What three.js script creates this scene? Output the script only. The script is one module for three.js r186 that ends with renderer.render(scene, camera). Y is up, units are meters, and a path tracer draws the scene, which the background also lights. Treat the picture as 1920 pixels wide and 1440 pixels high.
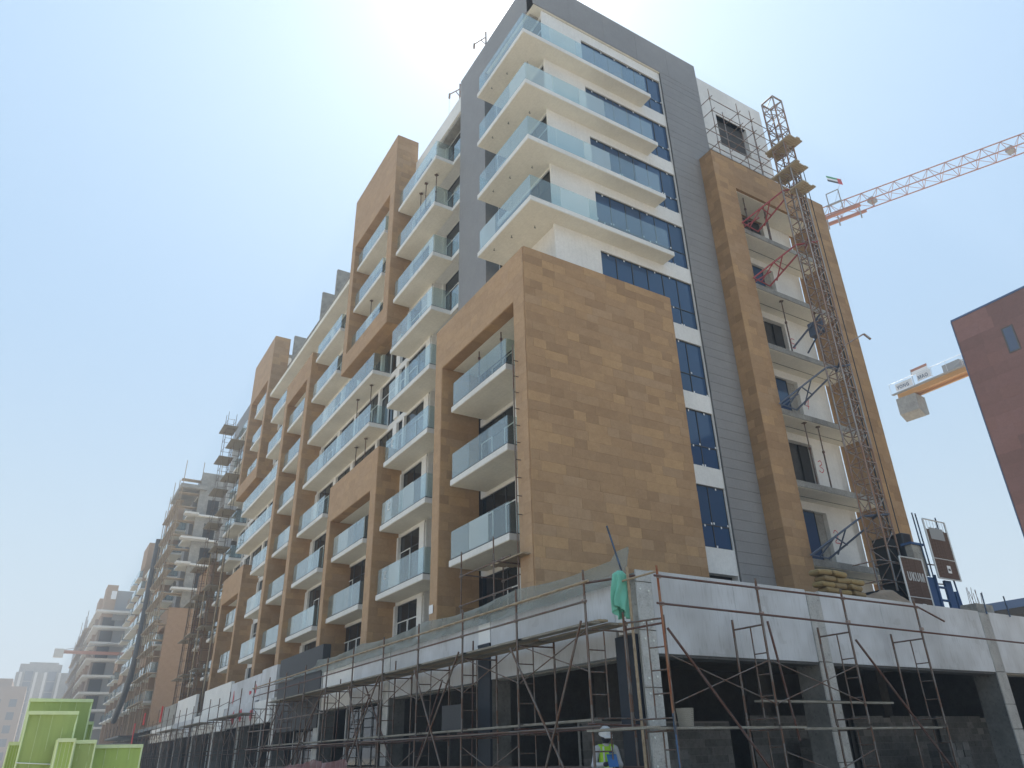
import * as THREE from 'three';
import { mergeGeometries } from 'three/addons/utils/BufferGeometryUtils.js';
import { RoundedBoxGeometry } from 'three/addons/geometries/RoundedBoxGeometry.js';
import { MarchingCubes } from 'three/addons/objects/MarchingCubes.js';
import { ImprovedNoise } from 'three/addons/math/ImprovedNoise.js';
import { FontLoader } from 'three/addons/loaders/FontLoader.js';
import { TextGeometry } from 'three/addons/geometries/TextGeometry.js';

// ------------------------------------------------------------ camera, sky, sun, exposure
const scene = new THREE.Scene();
const camera = new THREE.PerspectiveCamera(55.27, 4 / 3, 0.1, 4000);
camera.position.set(0, 1.6, 0);
{
  const yaw = 0.553791, pitch = 0.4662938, roll = -0.0253961;
  const f = new THREE.Vector3(Math.sin(yaw) * Math.cos(pitch), Math.sin(pitch), -Math.cos(yaw) * Math.cos(pitch));
  const r0 = new THREE.Vector3(Math.cos(yaw), 0, Math.sin(yaw)), u0 = new THREE.Vector3().crossVectors(r0, f);
  camera.up.copy(u0.clone().multiplyScalar(Math.cos(roll)).addScaledVector(r0, -Math.sin(roll)));
  camera.lookAt(camera.position.clone().add(f));
}
const SUN = new THREE.Vector3(0.29, 0.84, -0.46).normalize();
{
  const W = 1024, H = 512, data = new Float32Array(W * H * 4), sm = (a, b, x) => { x = Math.min(1, Math.max(0, (x - a) / (b - a))); return x * x * (3 - 2 * x); };
  for (let j = 0; j < H; j++) for (let i = 0; i < W; i++) {
    const phi = ((i + 0.5) / W - 0.5) * 2 * Math.PI, th = ((j + 0.5) / H - 0.5) * Math.PI;
    const d = new THREE.Vector3(Math.cos(th) * Math.cos(phi), Math.sin(th), Math.cos(th) * Math.sin(phi));
    const c = Math.min(1, Math.max(-1, d.dot(SUN))), ang = Math.acos(c) * 180 / Math.PI, e = Math.max(0, d.y);
    const low = [0.60, 0.755, 0.85], high = [0.375, 0.59, 0.855], t = sm(0.0, 0.55, e), p = (j * W + i) * 4;
    const far = 1 - 0.14 * sm(50, 150, ang);
    const g = 0.8 * Math.exp(-ang / 13) + 0.30 * Math.exp(-ang / 27) + 3.5 * Math.exp(-ang * ang / 18);
    const gc = [1.0, 0.97, 0.90];
    for (let k = 0; k < 3; k++) data[p + k] = 0.64 * (low[k] + (high[k] - low[k]) * t) * far + 0.66 * g * gc[k];
    data[p + 3] = 1;
  }
  const sky = new THREE.DataTexture(data, W, H, THREE.RGBAFormat, THREE.FloatType);
  sky.mapping = THREE.EquirectangularReflectionMapping; sky.magFilter = THREE.LinearFilter; sky.minFilter = THREE.LinearFilter; sky.needsUpdate = true;
  scene.background = sky; scene.environment = sky;
}
const sun = new THREE.DirectionalLight(new THREE.Color(1.0, 0.955, 0.88), 5);
sun.position.copy(SUN).multiplyScalar(160).add(new THREE.Vector3(10, 0, -60)); sun.target.position.set(10, 0, -60);
sun.castShadow = true; sun.shadow.radius = 1.2; sun.shadow.mapSize.set(4096, 4096);
Object.assign(sun.shadow.camera, { left: -140, right: 140, top: 140, bottom: -140, near: 1, far: 500 });
scene.add(sun, sun.target);
scene.fog = new THREE.FogExp2(new THREE.Color(0.86, 0.9, 0.95), 0.0020);
const renderer = new THREE.WebGLRenderer({ antialias: true });
renderer.toneMapping = THREE.LinearToneMapping; renderer.toneMappingExposure = 1.6;
renderer.shadowMap.enabled = true; renderer.shadowMap.type = THREE.PCFSoftShadowMap;

// ------------------------------------------------------------ helpers
let seed = 20240; const rnd = () => { seed = (seed * 1664525 + 1013904223) >>> 0; return seed / 4294967296; };
const rr = (a, b) => a + (b - a) * rnd();
const noise = new ImprovedNoise();
const counts = {}, numbered = n => { const k = counts[n] = (counts[n] ?? -1) + 1; return k ? `${n}_${String(k).padStart(3, '0')}` : n; };
const RGB = (r, g, b) => new THREE.Color().setRGB(r, g, b);
function thing(name, label, category, [x, y, z] = [0, 0, 0], turn = 0, group) {
  const o = new THREE.Group(); o.name = numbered(name); o.position.set(x, y, z); o.rotation.y = turn;
  o.userData = { label, category }; if (group) o.userData.group = group;
  scene.add(o); return o;
}
function part(name, geo, mat, parent, extra) {
  const m = new THREE.Mesh(Array.isArray(geo) ? (geo.length > 1 ? mergeGeometries(geo.map(plain)) : geo[0]) : geo, mat);
  m.name = numbered(name); m.castShadow = m.receiveShadow = true;
  if (extra) Object.assign(m.userData, extra);
  parent.add(m); return m;
}
const single = (name, geo, mat, label, category, group) => { const u = { label, category }; if (group) u.group = group; return part(name, geo, mat, scene, u); };
function plain(g) { const h = g.index ? g.toNonIndexed() : g; for (const k of Object.keys(h.attributes)) if (!['position', 'normal', 'uv', 'color'].includes(k)) h.deleteAttribute(k); return h; }
// box by its extents, uv in metres taken from its place
function bx(x0, x1, y0, y1, z0, z1) {
  if (x0 > x1) [x0, x1] = [x1, x0]; if (y0 > y1) [y0, y1] = [y1, y0]; if (z0 > z1) [z0, z1] = [z1, z0];
  const g = new THREE.BoxGeometry(x1 - x0, y1 - y0, z1 - z0).toNonIndexed(); g.translate((x0 + x1) / 2, (y0 + y1) / 2, (z0 + z1) / 2);
  worldUV(g); return g;
}
function worldUV(g) {
  const p = g.attributes.position, n = g.attributes.normal, uv = new Float32Array(p.count * 2);
  for (let i = 0; i < p.count; i++) {
    const ax = Math.abs(n.getX(i)), ay = Math.abs(n.getY(i)), az = Math.abs(n.getZ(i));
    if (ax >= ay && ax >= az) { uv[2 * i] = p.getZ(i); uv[2 * i + 1] = p.getY(i); } else if (az >= ay) { uv[2 * i] = p.getX(i); uv[2 * i + 1] = p.getY(i); } else { uv[2 * i] = p.getX(i); uv[2 * i + 1] = p.getZ(i); }
  }
  g.setAttribute('uv', new THREE.BufferAttribute(uv, 2)); return g;
}
const V = (x, y, z) => new THREE.Vector3(x, y, z);
function tube(a, b, r = 0.024, seg = 7) {
  a = Array.isArray(a) ? V(...a) : a; b = Array.isArray(b) ? V(...b) : b;
  const d = b.clone().sub(a), L = d.length(), g = new THREE.CylinderGeometry(r, r, L, seg, 1);
  g.applyQuaternion(new THREE.Quaternion().setFromUnitVectors(V(0, 1, 0), d.normalize())); g.translate((a.x + b.x) / 2, (a.y + b.y) / 2, (a.z + b.z) / 2);
  return g.toNonIndexed();
}
const bar = (a, b, w) => tube(a, b, w * 0.7, 4);
function tint(g, c) { const n = g.attributes.position.count, a = new Float32Array(n * 3); for (let i = 0; i < n; i++) { a[3 * i] = c[0]; a[3 * i + 1] = c[1]; a[3 * i + 2] = c[2]; } g.setAttribute('color', new THREE.BufferAttribute(a, 3)); return g; }

// ------------------------------------------------------------ textures (tileable noise)
function lattice(n) { const t = new Float32Array(n * n); for (let i = 0; i < n * n; i++) t[i] = rnd(); return t; }
function vnoise(L, n, u, v) { const x = u * n, y = v * n, xi = Math.floor(x), yi = Math.floor(y), s = t => t * t * (3 - 2 * t), fx = s(x - xi), fy = s(y - yi), q = (a, b) => L[((b % n + n) % n) * n + (a % n + n) % n]; return (q(xi, yi) * (1 - fx) + q(xi + 1, yi) * fx) * (1 - fy) + (q(xi, yi + 1) * (1 - fx) + q(xi + 1, yi + 1) * fx) * fy; }
function tex(size, repeat, fn, srgb = true) {
  const Ls = [4, 8, 16, 32, 64, 128].map(n => [lattice(n), n]), N = (u, v, k) => vnoise(Ls[k][0], Ls[k][1], u, v), d = new Uint8Array(size * size * 4);
  for (let j = 0; j < size; j++) for (let i = 0; i < size; i++) { const c = fn(i / size, j / size, N), p = (j * size + i) * 4; for (let k = 0; k < 3; k++) d[p + k] = Math.max(0, Math.min(255, Math.round(255 * (Array.isArray(c) ? c[k] : c)))); d[p + 3] = 255; }
  const t = new THREE.DataTexture(d, size, size, THREE.RGBAFormat); t.wrapS = t.wrapT = THREE.RepeatWrapping; t.magFilter = THREE.LinearFilter; t.minFilter = THREE.LinearMipmapLinearFilter; t.generateMipmaps = true;
  t.repeat.set(1 / repeat, 1 / repeat); if (srgb) t.colorSpace = THREE.SRGBColorSpace; t.needsUpdate = true; return t;
}
const tPlaster = tex(512, 7, (u, v, N) => { const s = 0.5 * N(u, v, 0) + 0.3 * N(u, v, 2) + 0.2 * N(u, v, 4); const st = Math.pow(N(u * 8, v * 0.5, 3), 3); return 1 - 0.10 * s - 0.025 * st - 0.03 * N(u, v, 5); });
const tDirty = tex(1024, 9, (u, v, N) => { const a = N(u, v, 1), b = N(u, v, 3), drip = Math.pow(N(u * 6, v * 0.7, 4), 4) * (0.4 + N(u, v, 0)), scuff = N(u, v, 4) * N(u, v, 2) > 0.56 ? 0.035 : 0; const s = 0.11 * a * a + 0.06 * b + 0.07 * drip + scuff; return [1 - s, 1 - s * 1.06, 1 - s * 1.14]; });
const tStone = tex(512, 2.3, (u, v, N) => { const s = 0.3 * N(u, v, 1) + 0.3 * N(u, v, 3) + 0.4 * N(u, v, 5); return [1 - 0.13 * s, 1 - 0.15 * s, 1 - 0.18 * s]; });
const tConc = tex(512, 4, (u, v, N) => { const s = 0.4 * N(u, v, 0) + 0.3 * N(u, v, 2) + 0.3 * N(u, v, 4); const b = N(u, v, 5) > 0.86 ? 0.14 : 0; return 1 - 0.34 * s - b; });
const tWood = tex(512, 1.4, (u, v, N) => { const s = 0.6 * N(u * 1, v * 12, 1) + 0.4 * N(u, v * 4, 4); return [1 - 0.35 * s, 1 - 0.4 * s, 1 - 0.45 * s]; });
const tSand = tex(512, 9, (u, v, N) => { const s = 0.4 * N(u, v, 1) + 0.3 * N(u, v, 3) + 0.3 * N(u, v, 5); return [1 - 0.3 * s, 1 - 0.32 * s, 1 - 0.36 * s]; });
const tRust = tex(256, 0.7, (u, v, N) => { const s = N(u, v, 1) * 0.6 + N(u, v, 3) * 0.4; return s > 0.56 ? [0.78, 0.58, 0.46] : [1 - 0.35 * s, 1 - 0.35 * s, 1 - 0.33 * s]; });
const tFoil = tex(512, 1.3, (u, v, N) => { const s = 0.5 * N(u, v, 1) + 0.5 * N(u, v, 4); return 1 - 0.2 * s * s - (N(u, v, 3) > 0.9 ? 0.1 : 0); });
const bFoil = tex(256, 0.6, (u, v, N) => 0.6 * N(u, v, 1) + 0.4 * N(u, v, 3), false);
const bFine = tex(256, 0.5, (u, v, N) => 0.5 * N(u, v, 3) + 0.5 * N(u, v, 5), false);

// ------------------------------------------------------------ materials (real base colours)
const S = (c, o = {}) => new THREE.MeshStandardMaterial({ color: RGB(...c), roughness: 0.85, ...o });
const P = (c, o = {}) => new THREE.MeshPhysicalMaterial({ color: RGB(...c), roughness: 0.5, ...o });
const M = {
  white: S([0.86, 0.845, 0.81], { map: tPlaster }), soffit: S([0.89, 0.855, 0.755], { map: tPlaster }),
  slabEdge: S([0.83, 0.82, 0.79], { map: tPlaster }), podium: S([0.62, 0.63, 0.65], { map: tDirty, roughness: 0.65 }),
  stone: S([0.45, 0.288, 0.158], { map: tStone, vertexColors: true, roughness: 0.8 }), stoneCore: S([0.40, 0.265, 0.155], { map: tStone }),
  tanPlaster: S([0.42, 0.275, 0.175], { map: tStone }),
  grey: S([0.29, 0.28, 0.275], { map: tPlaster, roughness: 0.6 }), greyGap: S([0.12, 0.12, 0.12]),
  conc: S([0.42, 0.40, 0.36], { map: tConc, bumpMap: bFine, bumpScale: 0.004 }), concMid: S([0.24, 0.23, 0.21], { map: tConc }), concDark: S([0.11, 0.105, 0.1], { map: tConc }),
  darkGlass: P([0.018, 0.02, 0.022], { roughness: 0.04, specularIntensity: 0.9 }), blueGlass: P([0.034, 0.075, 0.155], { roughness: 0.06, ior: 1.5 }),
  alu: S([0.62, 0.63, 0.62], { metalness: 0.3, roughness: 0.45 }), darkAlu: S([0.05, 0.052, 0.055], { roughness: 0.4 }), whiteAlu: S([0.78, 0.78, 0.76], { roughness: 0.4 }),
  glass: P([0.74, 0.85, 0.885], { transmission: 0.84, thickness: 0, roughness: 0.03, ior: 1.5 }), glassFilm: P([0.80, 0.89, 0.90], { transmission: 0.7, thickness: 0, roughness: 0.1, ior: 1.5 }), glassThin: P([0.80, 0.89, 0.9], { transmission: 0.93, thickness: 0, roughness: 0.02, ior: 1.5 }), darkGlassDusty: P([0.03, 0.032, 0.034], { roughness: 0.16 }), darkGlassBlue: P([0.015, 0.022, 0.03], { roughness: 0.02 }), blueGlassFilm: P([0.036, 0.075, 0.145], { roughness: 0.2 }), glassClear: P([0.80, 0.87, 0.86], { transmission: 0.94, thickness: 0, roughness: 0.02, ior: 1.5 }),
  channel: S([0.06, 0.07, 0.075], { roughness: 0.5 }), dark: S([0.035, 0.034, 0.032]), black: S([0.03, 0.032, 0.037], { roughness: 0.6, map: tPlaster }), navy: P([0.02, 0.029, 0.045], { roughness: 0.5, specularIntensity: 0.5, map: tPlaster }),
  steel: S([0.25, 0.225, 0.2], { map: tRust, metalness: 0.35, roughness: 0.6 }), rust: S([0.2, 0.135, 0.12], { map: tRust, metalness: 0.2, roughness: 0.7 }), orangeRust: S([0.42, 0.2, 0.1], { map: tRust, roughness: 0.8 }),
  bluePole: S([0.08, 0.16, 0.3], { map: tRust, roughness: 0.6 }), hoist: S([0.5, 0.5, 0.48], { map: tRust, metalness: 0.3, roughness: 0.55 }), redSteel: S([0.34, 0.07, 0.08], { roughness: 0.6 }), blueSteel: S([0.11, 0.14, 0.2], { roughness: 0.6 }),
  wood: S([0.5, 0.4, 0.28], { map: tWood }), paleWood: S([0.66, 0.58, 0.44], { map: tWood }), woodGrey: S([0.38, 0.36, 0.31], { map: tWood }), plyBrown: S([0.17, 0.11, 0.085], { map: tWood }),
  foil: S([0.52, 0.52, 0.5], { map: tFoil, metalness: 0.35, roughness: 0.42, bumpMap: bFoil, bumpScale: 0.012 }), paper: S([0.8, 0.8, 0.8]),
  sand: S([0.64, 0.56, 0.45], { map: tSand }), sandHeap: S([0.4, 0.3, 0.22], { map: tSand }), block: [0.22, 0.26, 0.19, 0.28].map(v => S([v, v * 0.97, v * 0.92], { map: tConc })), mortar: S([0.24, 0.23, 0.21]),
  bag: [0, 1, 2].map(k => S([0.36 + 0.03 * k, 0.26 + 0.02 * k, 0.13], { map: tConc })), net: P([0.36, 0.375, 0.33], { transmission: 0.4, roughness: 1, thickness: 0, transparent: true, opacity: 0.46 }),
  mint: P([0.22, 0.62, 0.47], { transmission: 0.3, roughness: 0.95, thickness: 0 }), lime: P([0.62, 0.74, 0.28], { map: tPlaster, transmission: 0.45, roughness: 0.95, thickness: 0, transparent: true, opacity: 0.86 }), limeEdge: S([0.72, 0.82, 0.46], { map: tPlaster, roughness: 0.6 }), limeSolid: P([0.52, 0.68, 0.18], { map: tPlaster, transmission: 0.25, roughness: 0.95, thickness: 0 }),
  red: S([0.6, 0.06, 0.06]), redPaint: S([0.55, 0.07, 0.09]), redNet: P([0.36, 0.17, 0.16], { transmission: 0.4, roughness: 1, thickness: 0, transparent: true, opacity: 0.62 }),
  craneRed: S([0.40, 0.17, 0.11], { roughness: 0.55 }), craneYellow: S([0.5, 0.25, 0.06], { roughness: 0.5 }), cabBlue: S([0.045, 0.1, 0.22], { roughness: 0.5 }),
  brown: S([0.20, 0.105, 0.09], { map: tStone, vertexColors: true }), brownCore: S([0.15, 0.08, 0.07]), farGrey: S([0.3, 0.3, 0.3]), farBrown: S([0.3, 0.22, 0.17]), farWhite: S([0.62, 0.6, 0.56]), farGlass: P([0.08, 0.1, 0.13], { roughness: 0.1 }), body: new THREE.MeshStandardMaterial({ vertexColors: true, roughness: 0.9 }),
  dirtySign: S([0.8, 0.8, 0.8], { map: tPlaster }), vest: S([0.42, 0.72, 0.04], { roughness: 0.7 }), helmet: S([0.85, 0.85, 0.85], { roughness: 0.35 }), silver: S([0.75, 0.77, 0.72], { roughness: 0.4 }), blueBoard: S([0.03, 0.13, 0.36], { roughness: 0.5 }),
};
const someGlass = () => { const q = rnd(); return q < 0.5 ? M.glass : q < 0.7 ? M.glassFilm : M.glassThin; }, somePane = m => { const q = rnd(); return m === M.blueGlass ? (q < 0.7 ? m : M.blueGlassFilm) : m ? m : q < 0.5 ? M.darkGlass : q < 0.75 ? M.darkGlassDusty : M.darkGlassBlue; };
const tiledStone = (axis, a0, a1, y0, y1, c, out, list, th = 0.024, row = 0.36, len = 0.95) => {
  // thin stone slabs over a rectangle; axis 'x': face at x=c looking to -x; 'z': face at z=c looking to +z ('zn' to -z); 'y': soffit at y=c, y0..y1 are then x
  const rows = Math.max(1, Math.round((y1 - y0) / row)), h = (y1 - y0) / rows, base = [[1, 1, 1], [1.15, 1.13, 1.05], [0.88, 0.86, 0.84], [1.04, 1.07, 1.14], [0.78, 0.74, 0.70], [1.0, 0.97, 0.92], [1.22, 1.2, 1.08], [0.95, 0.93, 0.92]];
  for (let j = 0; j < rows; j++) {
    let a = a0 - (j % 2) * len * 0.5 - rnd() * 0.3;
    while (a < a1 - 0.02) {
      const L = len * (rnd() < 0.35 ? 0.55 : 1), s = Math.max(a, a0), e = Math.min(a + L, a1); a += L; if (e - s < 0.03) continue;
      const b = base[Math.floor(rnd() * base.length)], k = rr(0.95, 1.05), soft = axis === 'x' ? 0.25 : 0.6, face = axis === 'x' ? [1.1, 1.14, 1.24] : [1, 1, 1], col = b.map((v, c) => face[c] * (1 + (v * k - 1) * soft)), q = th + rr(-0.003, 0.003), g = 0.0015;  // x faces plainer, tinted paler and pinker: glare put into the stone colour
      const ya = y0 + j * h + g, yb = y0 + (j + 1) * h - g;
      const geo = axis === 'x' ? bx(c - q, c, ya, yb, s + g, e - g) : axis === 'z' ? bx(s + g, e - g, ya, yb, c, c + q) : axis === 'zn' ? bx(s + g, e - g, ya, yb, c - q, c) : bx(ya, yb, c - q, c, s + g, e - g);
      const uo = rnd() * 3, uvo = rnd() * 3, uv = geo.attributes.uv; for (let i = 0; i < uv.count; i++) uv.setXY(i, uv.getX(i) + uo, uv.getY(i) + uvo);
      tint(geo, col); (list || out).push(geo);
    }
  }
};

// ------------------------------------------------------------ ground
{
  const g = new THREE.PlaneGeometry(3600, 3600, 1, 1).rotateX(-Math.PI / 2); worldUV(g);
  part('ground', g, M.sand, scene, { kind: 'structure', label: 'pale sandy ground of the building site', category: 'ground' });
  part('pavement', bx(8.6, 34, -0.1, 0.2, -100, -9.8), M.conc, scene, { kind: 'structure', label: 'rough concrete plinth under the podium and its scaffolds', category: 'pavement' });
}

// ------------------------------------------------------------ the apartment tower
const T = n => 4.8 + 3.2 * n, ZC = -50.47;
function windowUnit(root, axis, a0, a1, y0, y1, c, o = {}) {
  // axis 'x': facade looking to -x at x=c, a is z; 'z': looking to +z at z=c, a is x
  const B = (p0, p1, q0, q1, d0, d1) => axis === 'x' ? bx(c + d0, c + d1, q0, q1, p0, p1) : bx(p0, p1, q0, q1, c - d1, c - d0);
  const n = Math.max(1, Math.round((a1 - a0) / (o.pitch || 1.0))), w = (a1 - a0) / n, f = 0.035, fr = [B(a0, a1, y0, y0 + f, 0.06, 0.13), B(a0, a1, y1 - f, y1, 0.06, 0.13)], pn = [];
  const tr = o.transom ? y0 + (y1 - y0) * o.transom : 0;
  for (let i = 0; i <= n; i++) { const p = a0 + i * w, s = Math.max(a0, p - f / 2), e = Math.min(a1, p + f / 2); fr.push(B(s, e, y0 + f, y1 - f, 0.061, 0.129)); }
  if (tr) fr.push(B(a0 + f, a1 - f, tr - 0.02, tr + 0.02, 0.063, 0.127));
  const win = part('window', fr, o.frame || M.darkAlu, root);
  for (let i = 0; i < n; i++) {
    const s = a0 + i * w + f / 2 + 0.002, e = a0 + (i + 1) * w - f / 2 - 0.002;
    const segs = tr ? [[y0 + f, tr - 0.021], [tr + 0.021, y1 - f]] : [[y0 + f, y1 - f]];
    for (const [q0, q1] of segs) {
      const open = o.void && rnd() < o.void; if (open) continue;
      const g = B(s, e, q0, q1, 0.088, 0.1); if (o.merge) pn.push(g); else part('pane', g, somePane(o.glass), win);
      if (o.stickers && rnd() < 0.9) for (const [u, v] of [[0.06, 0.04], [0.95, 0.03], [0.5, 0.97]]) if (rnd() < 0.6) o.stickers.push(B(s + (e - s) * u - 0.03, s + (e - s) * u + 0.03, q0 + (q1 - q0) * v - 0.04, q0 + (q1 - q0) * v + 0.04, 0.05, 0.0595));
    }
    if (o.door && rnd() < o.door && !o.merge) { // a pale sliding door leaf frame
      const q1 = tr || y1 - 0.5, t = 0.045; part('door_frame', [B(s, s + t, y0 + f, q1, 0.03, 0.059), B(e - t, e, y0 + f, q1, 0.03, 0.059), B(s + t, e - t, q1 - t, q1, 0.03, 0.0585)], M.whiteAlu, win);
    }
  }
  if (pn.length) part('pane', pn, o.glass || M.darkGlass, win);
  return win;
}
function balcony(root, z0, z1, t, o = {}) {
  // z0 far end, z1 near end; slab, soffit and glass guard
  const xf = o.xf || 12.42, xw = o.xw || 13.55;
  const slab = part('balcony', bx(xf, xw, t - 0.08, t + 0.14, z0, z1), M.slabEdge, root);
  part('soffit', bx(xf + 0.02, xw, t - 0.1, t - 0.0815, z0 + 0.02, z1 - 0.02), M.soffit, slab);
  if (o.glass === false) return slab;
  part('glazing_channel', bx(xf + 0.03, xf + 0.1, t + 0.14, t + 0.2, z0 + 0.05, z1 - 0.03), M.channel, slab);
  const n = Math.max(1, Math.round((z1 - z0) / 1.35)), w = (z1 - z0 - 0.1) / n;
  if (o.merge) part('glass_panel', bx(xf + 0.05, xf + 0.07, t + 0.2, t + 1.26, z0 + 0.06, z1 - 0.05), M.glass, slab);
  else for (let i = 0; i < n; i++) part('glass_panel', bx(xf + 0.052, xf + 0.07, t + 0.2, t + 1.26, z0 + 0.06 + i * w, z0 + 0.06 + (i + 1) * w - 0.018), someGlass(), slab);
  if (o.rightReturn !== false) { part('glass_panel', bx(xf + 0.09, xw - 0.1, t + 0.2, t + 1.26, z1 - 0.07, z1 - 0.055), o.mirror ? M.glass : M.glassClear, slab); part('glazing_channel', bx(xf + 0.101, xw - 0.1, t + 0.14, t + 0.19, z1 - 0.09, z1 - 0.035), M.channel, slab); }
  if (o.leftReturn) part('glass_panel', bx(xf + 0.09, xw - 0.1, t + 0.2, t + 1.26, z0 + 0.055, z0 + 0.07), M.glass, slab);
  return slab;
}
function stoneFrame(root, z0, z1, y0, y1, oz0, oz1, oy0, oy1, hi, o = {}) {
  // portal of stone facing -x: outer z0..z1, y0..y1 with an opening
  const x0 = 12.2, xi = x0 + 0.024, xb = o.xb || 13.6, core = [];
  core.push(bx(xi, xb, oy1, y1, z0, z1), bx(xi, xb, y0, oy1, z0, oz0), bx(xi, xb, y0, oy1, oz1, z1));
  if (oy0 > y0 + 0.1) core.push(bx(xi, xb, y0, oy0, oz0, oz1));
  const fr = part('stone_frame', core, hi ? M.stoneCore : M.tanPlaster, root);
  if (!hi) { fr.position.x = -0.024; return fr; }
  const t = [];
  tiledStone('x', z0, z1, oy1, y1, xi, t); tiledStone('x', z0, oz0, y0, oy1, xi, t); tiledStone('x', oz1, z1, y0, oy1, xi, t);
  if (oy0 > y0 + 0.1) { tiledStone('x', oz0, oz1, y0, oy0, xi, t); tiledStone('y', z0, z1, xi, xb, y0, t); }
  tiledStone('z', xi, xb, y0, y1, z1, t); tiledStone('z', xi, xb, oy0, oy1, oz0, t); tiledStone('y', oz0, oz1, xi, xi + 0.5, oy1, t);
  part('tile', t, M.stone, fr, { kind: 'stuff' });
  part('ceiling', bx(xi + 0.5, xb, oy1 - 0.02, oy1 - 0.001, oz0, oz1), M.soffit, fr);
  return fr;
}
function tower(label, dz, hi, group) {
  const root = thing('apartment_building', label, 'building', [0, 0, dz], 0, group);
  const mz = (z, s) => s ? 2 * ZC - z : z;                     // the street front repeats mirrored about its middle
  const rng = (a, b, s) => { const p = mz(a, s), q = mz(b, s); return [Math.min(p, q), Math.max(p, q)]; };
  const white = [], opt = { merge: !hi, pitch: 1.05, transom: 0.74, door: hi ? 0.5 : 0 };
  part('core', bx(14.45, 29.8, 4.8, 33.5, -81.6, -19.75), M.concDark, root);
  for (const s of [0, 1]) {
    const H = hi && !s;
    // corner frame F1, inner frames F2 (hung high) and F3 (standing low)
    const f1 = rng(-26.1, -18.765, s), f1o = rng(-25.47, -19.5, s); stoneFrame(root, ...f1, 4.8, 18.66, ...f1o, 4.8, 16.6, H, { xb: 14.0 });
    stoneFrame(root, ...rng(-39.95, -32.6, s), 22.8, 36.55, ...rng(-39.3, -33.3, s), 24.0, 32.3, hi);
    stoneFrame(root, ...rng(-39.95, -32.6, s), 4.8, 15.5, ...rng(-39.4, -33.35, s), 4.8, 13.4, hi);
    const R = hi ? { mirror: s } : { merge: true, mirror: 1, xf: 11.5 };
    const B = (a, b, t, o = {}) => { const [p, q] = rng(a, b, s); const flip = s && hi ? {} : {}; return balcony(root, p, q, t, { ...R, ...flip, ...o }); };
    for (const n of [1, 2, 3]) B(-24.95, -20.5, T(n), { xw: 14.05 });
    for (let n = 1; n <= 8; n++) {                              // free column beside the corner
      const b = B(-32.35, -27.3, T(n)); const [l0, l1] = rng(-27.3, -26.15, s);
      part('ledge', [bx(13.47, 14.1, T(n) - 0.08, T(n) + 0.14, l0, l1), bx(13.552, 14.1, T(n) - 0.079, T(n) + 0.139, ...rng(-29.45, -27.31, s))], M.slabEdge, b);
      part('glass_panel', bx(13.5, 13.52, T(n) + 0.18, T(n) + 1.26, l0 + 0.03, l1 - 0.03), M.glass, b);
    }
    if (H) for (const n of [1, 2, 3]) for (const q of [-31.55]) part('chalk_mark', [bx(12.455, 12.468, T(n) + 0.72, T(n) + 1.06, q, q + 0.03), bx(12.455, 12.468, T(n) + 0.72, T(n) + 0.75, q + 0.031, q + 0.2), bx(12.455, 12.468, T(n) + 0.9, T(n) + 1.06, q + 0.12, q + 0.15), bx(12.455, 12.468, T(n) + 1.03, T(n) + 1.06, q + 0.151, q + 0.22)], M.paper, root);
    for (const n of [6, 7, 8]) B(-39.25, -34.5, T(n)); for (const n of [1, 2]) B(-39.35, -34.6, T(n));
    for (const n of [4, 5]) B(-46.8, -34.85, T(n)); for (const n of [1, 2, 3, 6, 7]) B(-46.95, -41.75, T(n));
    // walls: spandrels and piers, dark glazing between
    const W = (a, b, xw, n0, n1, piers, o = {}) => {
      const [p, q] = rng(a, b, s);
      for (let n = n0; n <= n1; n++) {
        const wt = T(n) + (o.top || 2.95); white.push(bx(xw, xw + 0.28, wt, T(n + 1) + 0.1, p, q));
        let cur = p; const pl = piers.map(v => rng(v[0], v[1], s)).sort((u, v) => u[0] - v[0]);
        for (const [u, v] of [...pl, [q, q]]) { if (u - cur > 0.25) windowUnit(root, 'x', cur, u, T(n) + 0.1, wt, xw, { ...opt, ...o }); if (v > u) white.push(bx(xw - 0.08, xw + 0.28, T(n) + 0.1, wt, u, v)); cur = v; }
      }
    };
    W(-25.45, -19.6, 14.08, 0, 3, [[-22.6, -22.35]]);
    W(-29.5, -26.15, 14.08, 0, 8, [[-29.5, -29.3]], { pitch: 1.5, top: 3.1 });
    W(-32.6, -29.5, 13.5, 0, 8, [[-30.0, -29.5], [-32.6, -32.4]]);
    W(-39.95, -32.6, 13.5, 0, 8, [[-36.4, -36.1], [-33.9, -33.4]]);
    W(-47.2, -39.95, 13.5, 0, 7, [[-43.5, -43.0], [-40.4, -39.95], [-47.2, -46.6]]);
    if (!s) W(-53.75, -47.2, 13.5, 0, 7, [[-50.6, -50.3]]);
    const [u, v] = rng(-29.6, -29.45, s); white.push(bx(13.5, 14.2, 4.8, 33.6, u, v));
    { const [p, q] = rng(-32.6, -26.15, s), [a, b] = rng(-39.95, -32.6, s); white.push(bx(13.5, 14.0, 33.7, 34.8, p, q), bx(13.5, 13.9, 33.7, 34.6, a, b)); }
    // grey frame: street leg, top band
    const [g0, g1] = rng(-26.4, -23.7, s);
    part('grey_frame', [bx(13.43, 14.4, 18.5, 33.7, g0, g1), bx(13.43, 14.4, 33.7, 35.8, ...rng(-26.4, -18.98, s))], M.grey, root);
    // corner recess wall on the street side
    const [c0, c1] = rng(-23.7, -19.19, s);
    for (let n = 5; n <= 8; n++) { windowUnit(root, 'x', c0, c1, T(n) + 0.1, T(n) + 3.02, 14.08, opt); white.push(bx(14.08, 14.3, T(n) + 3.02, T(n + 1) + 0.1, c0, c1)); }
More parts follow.
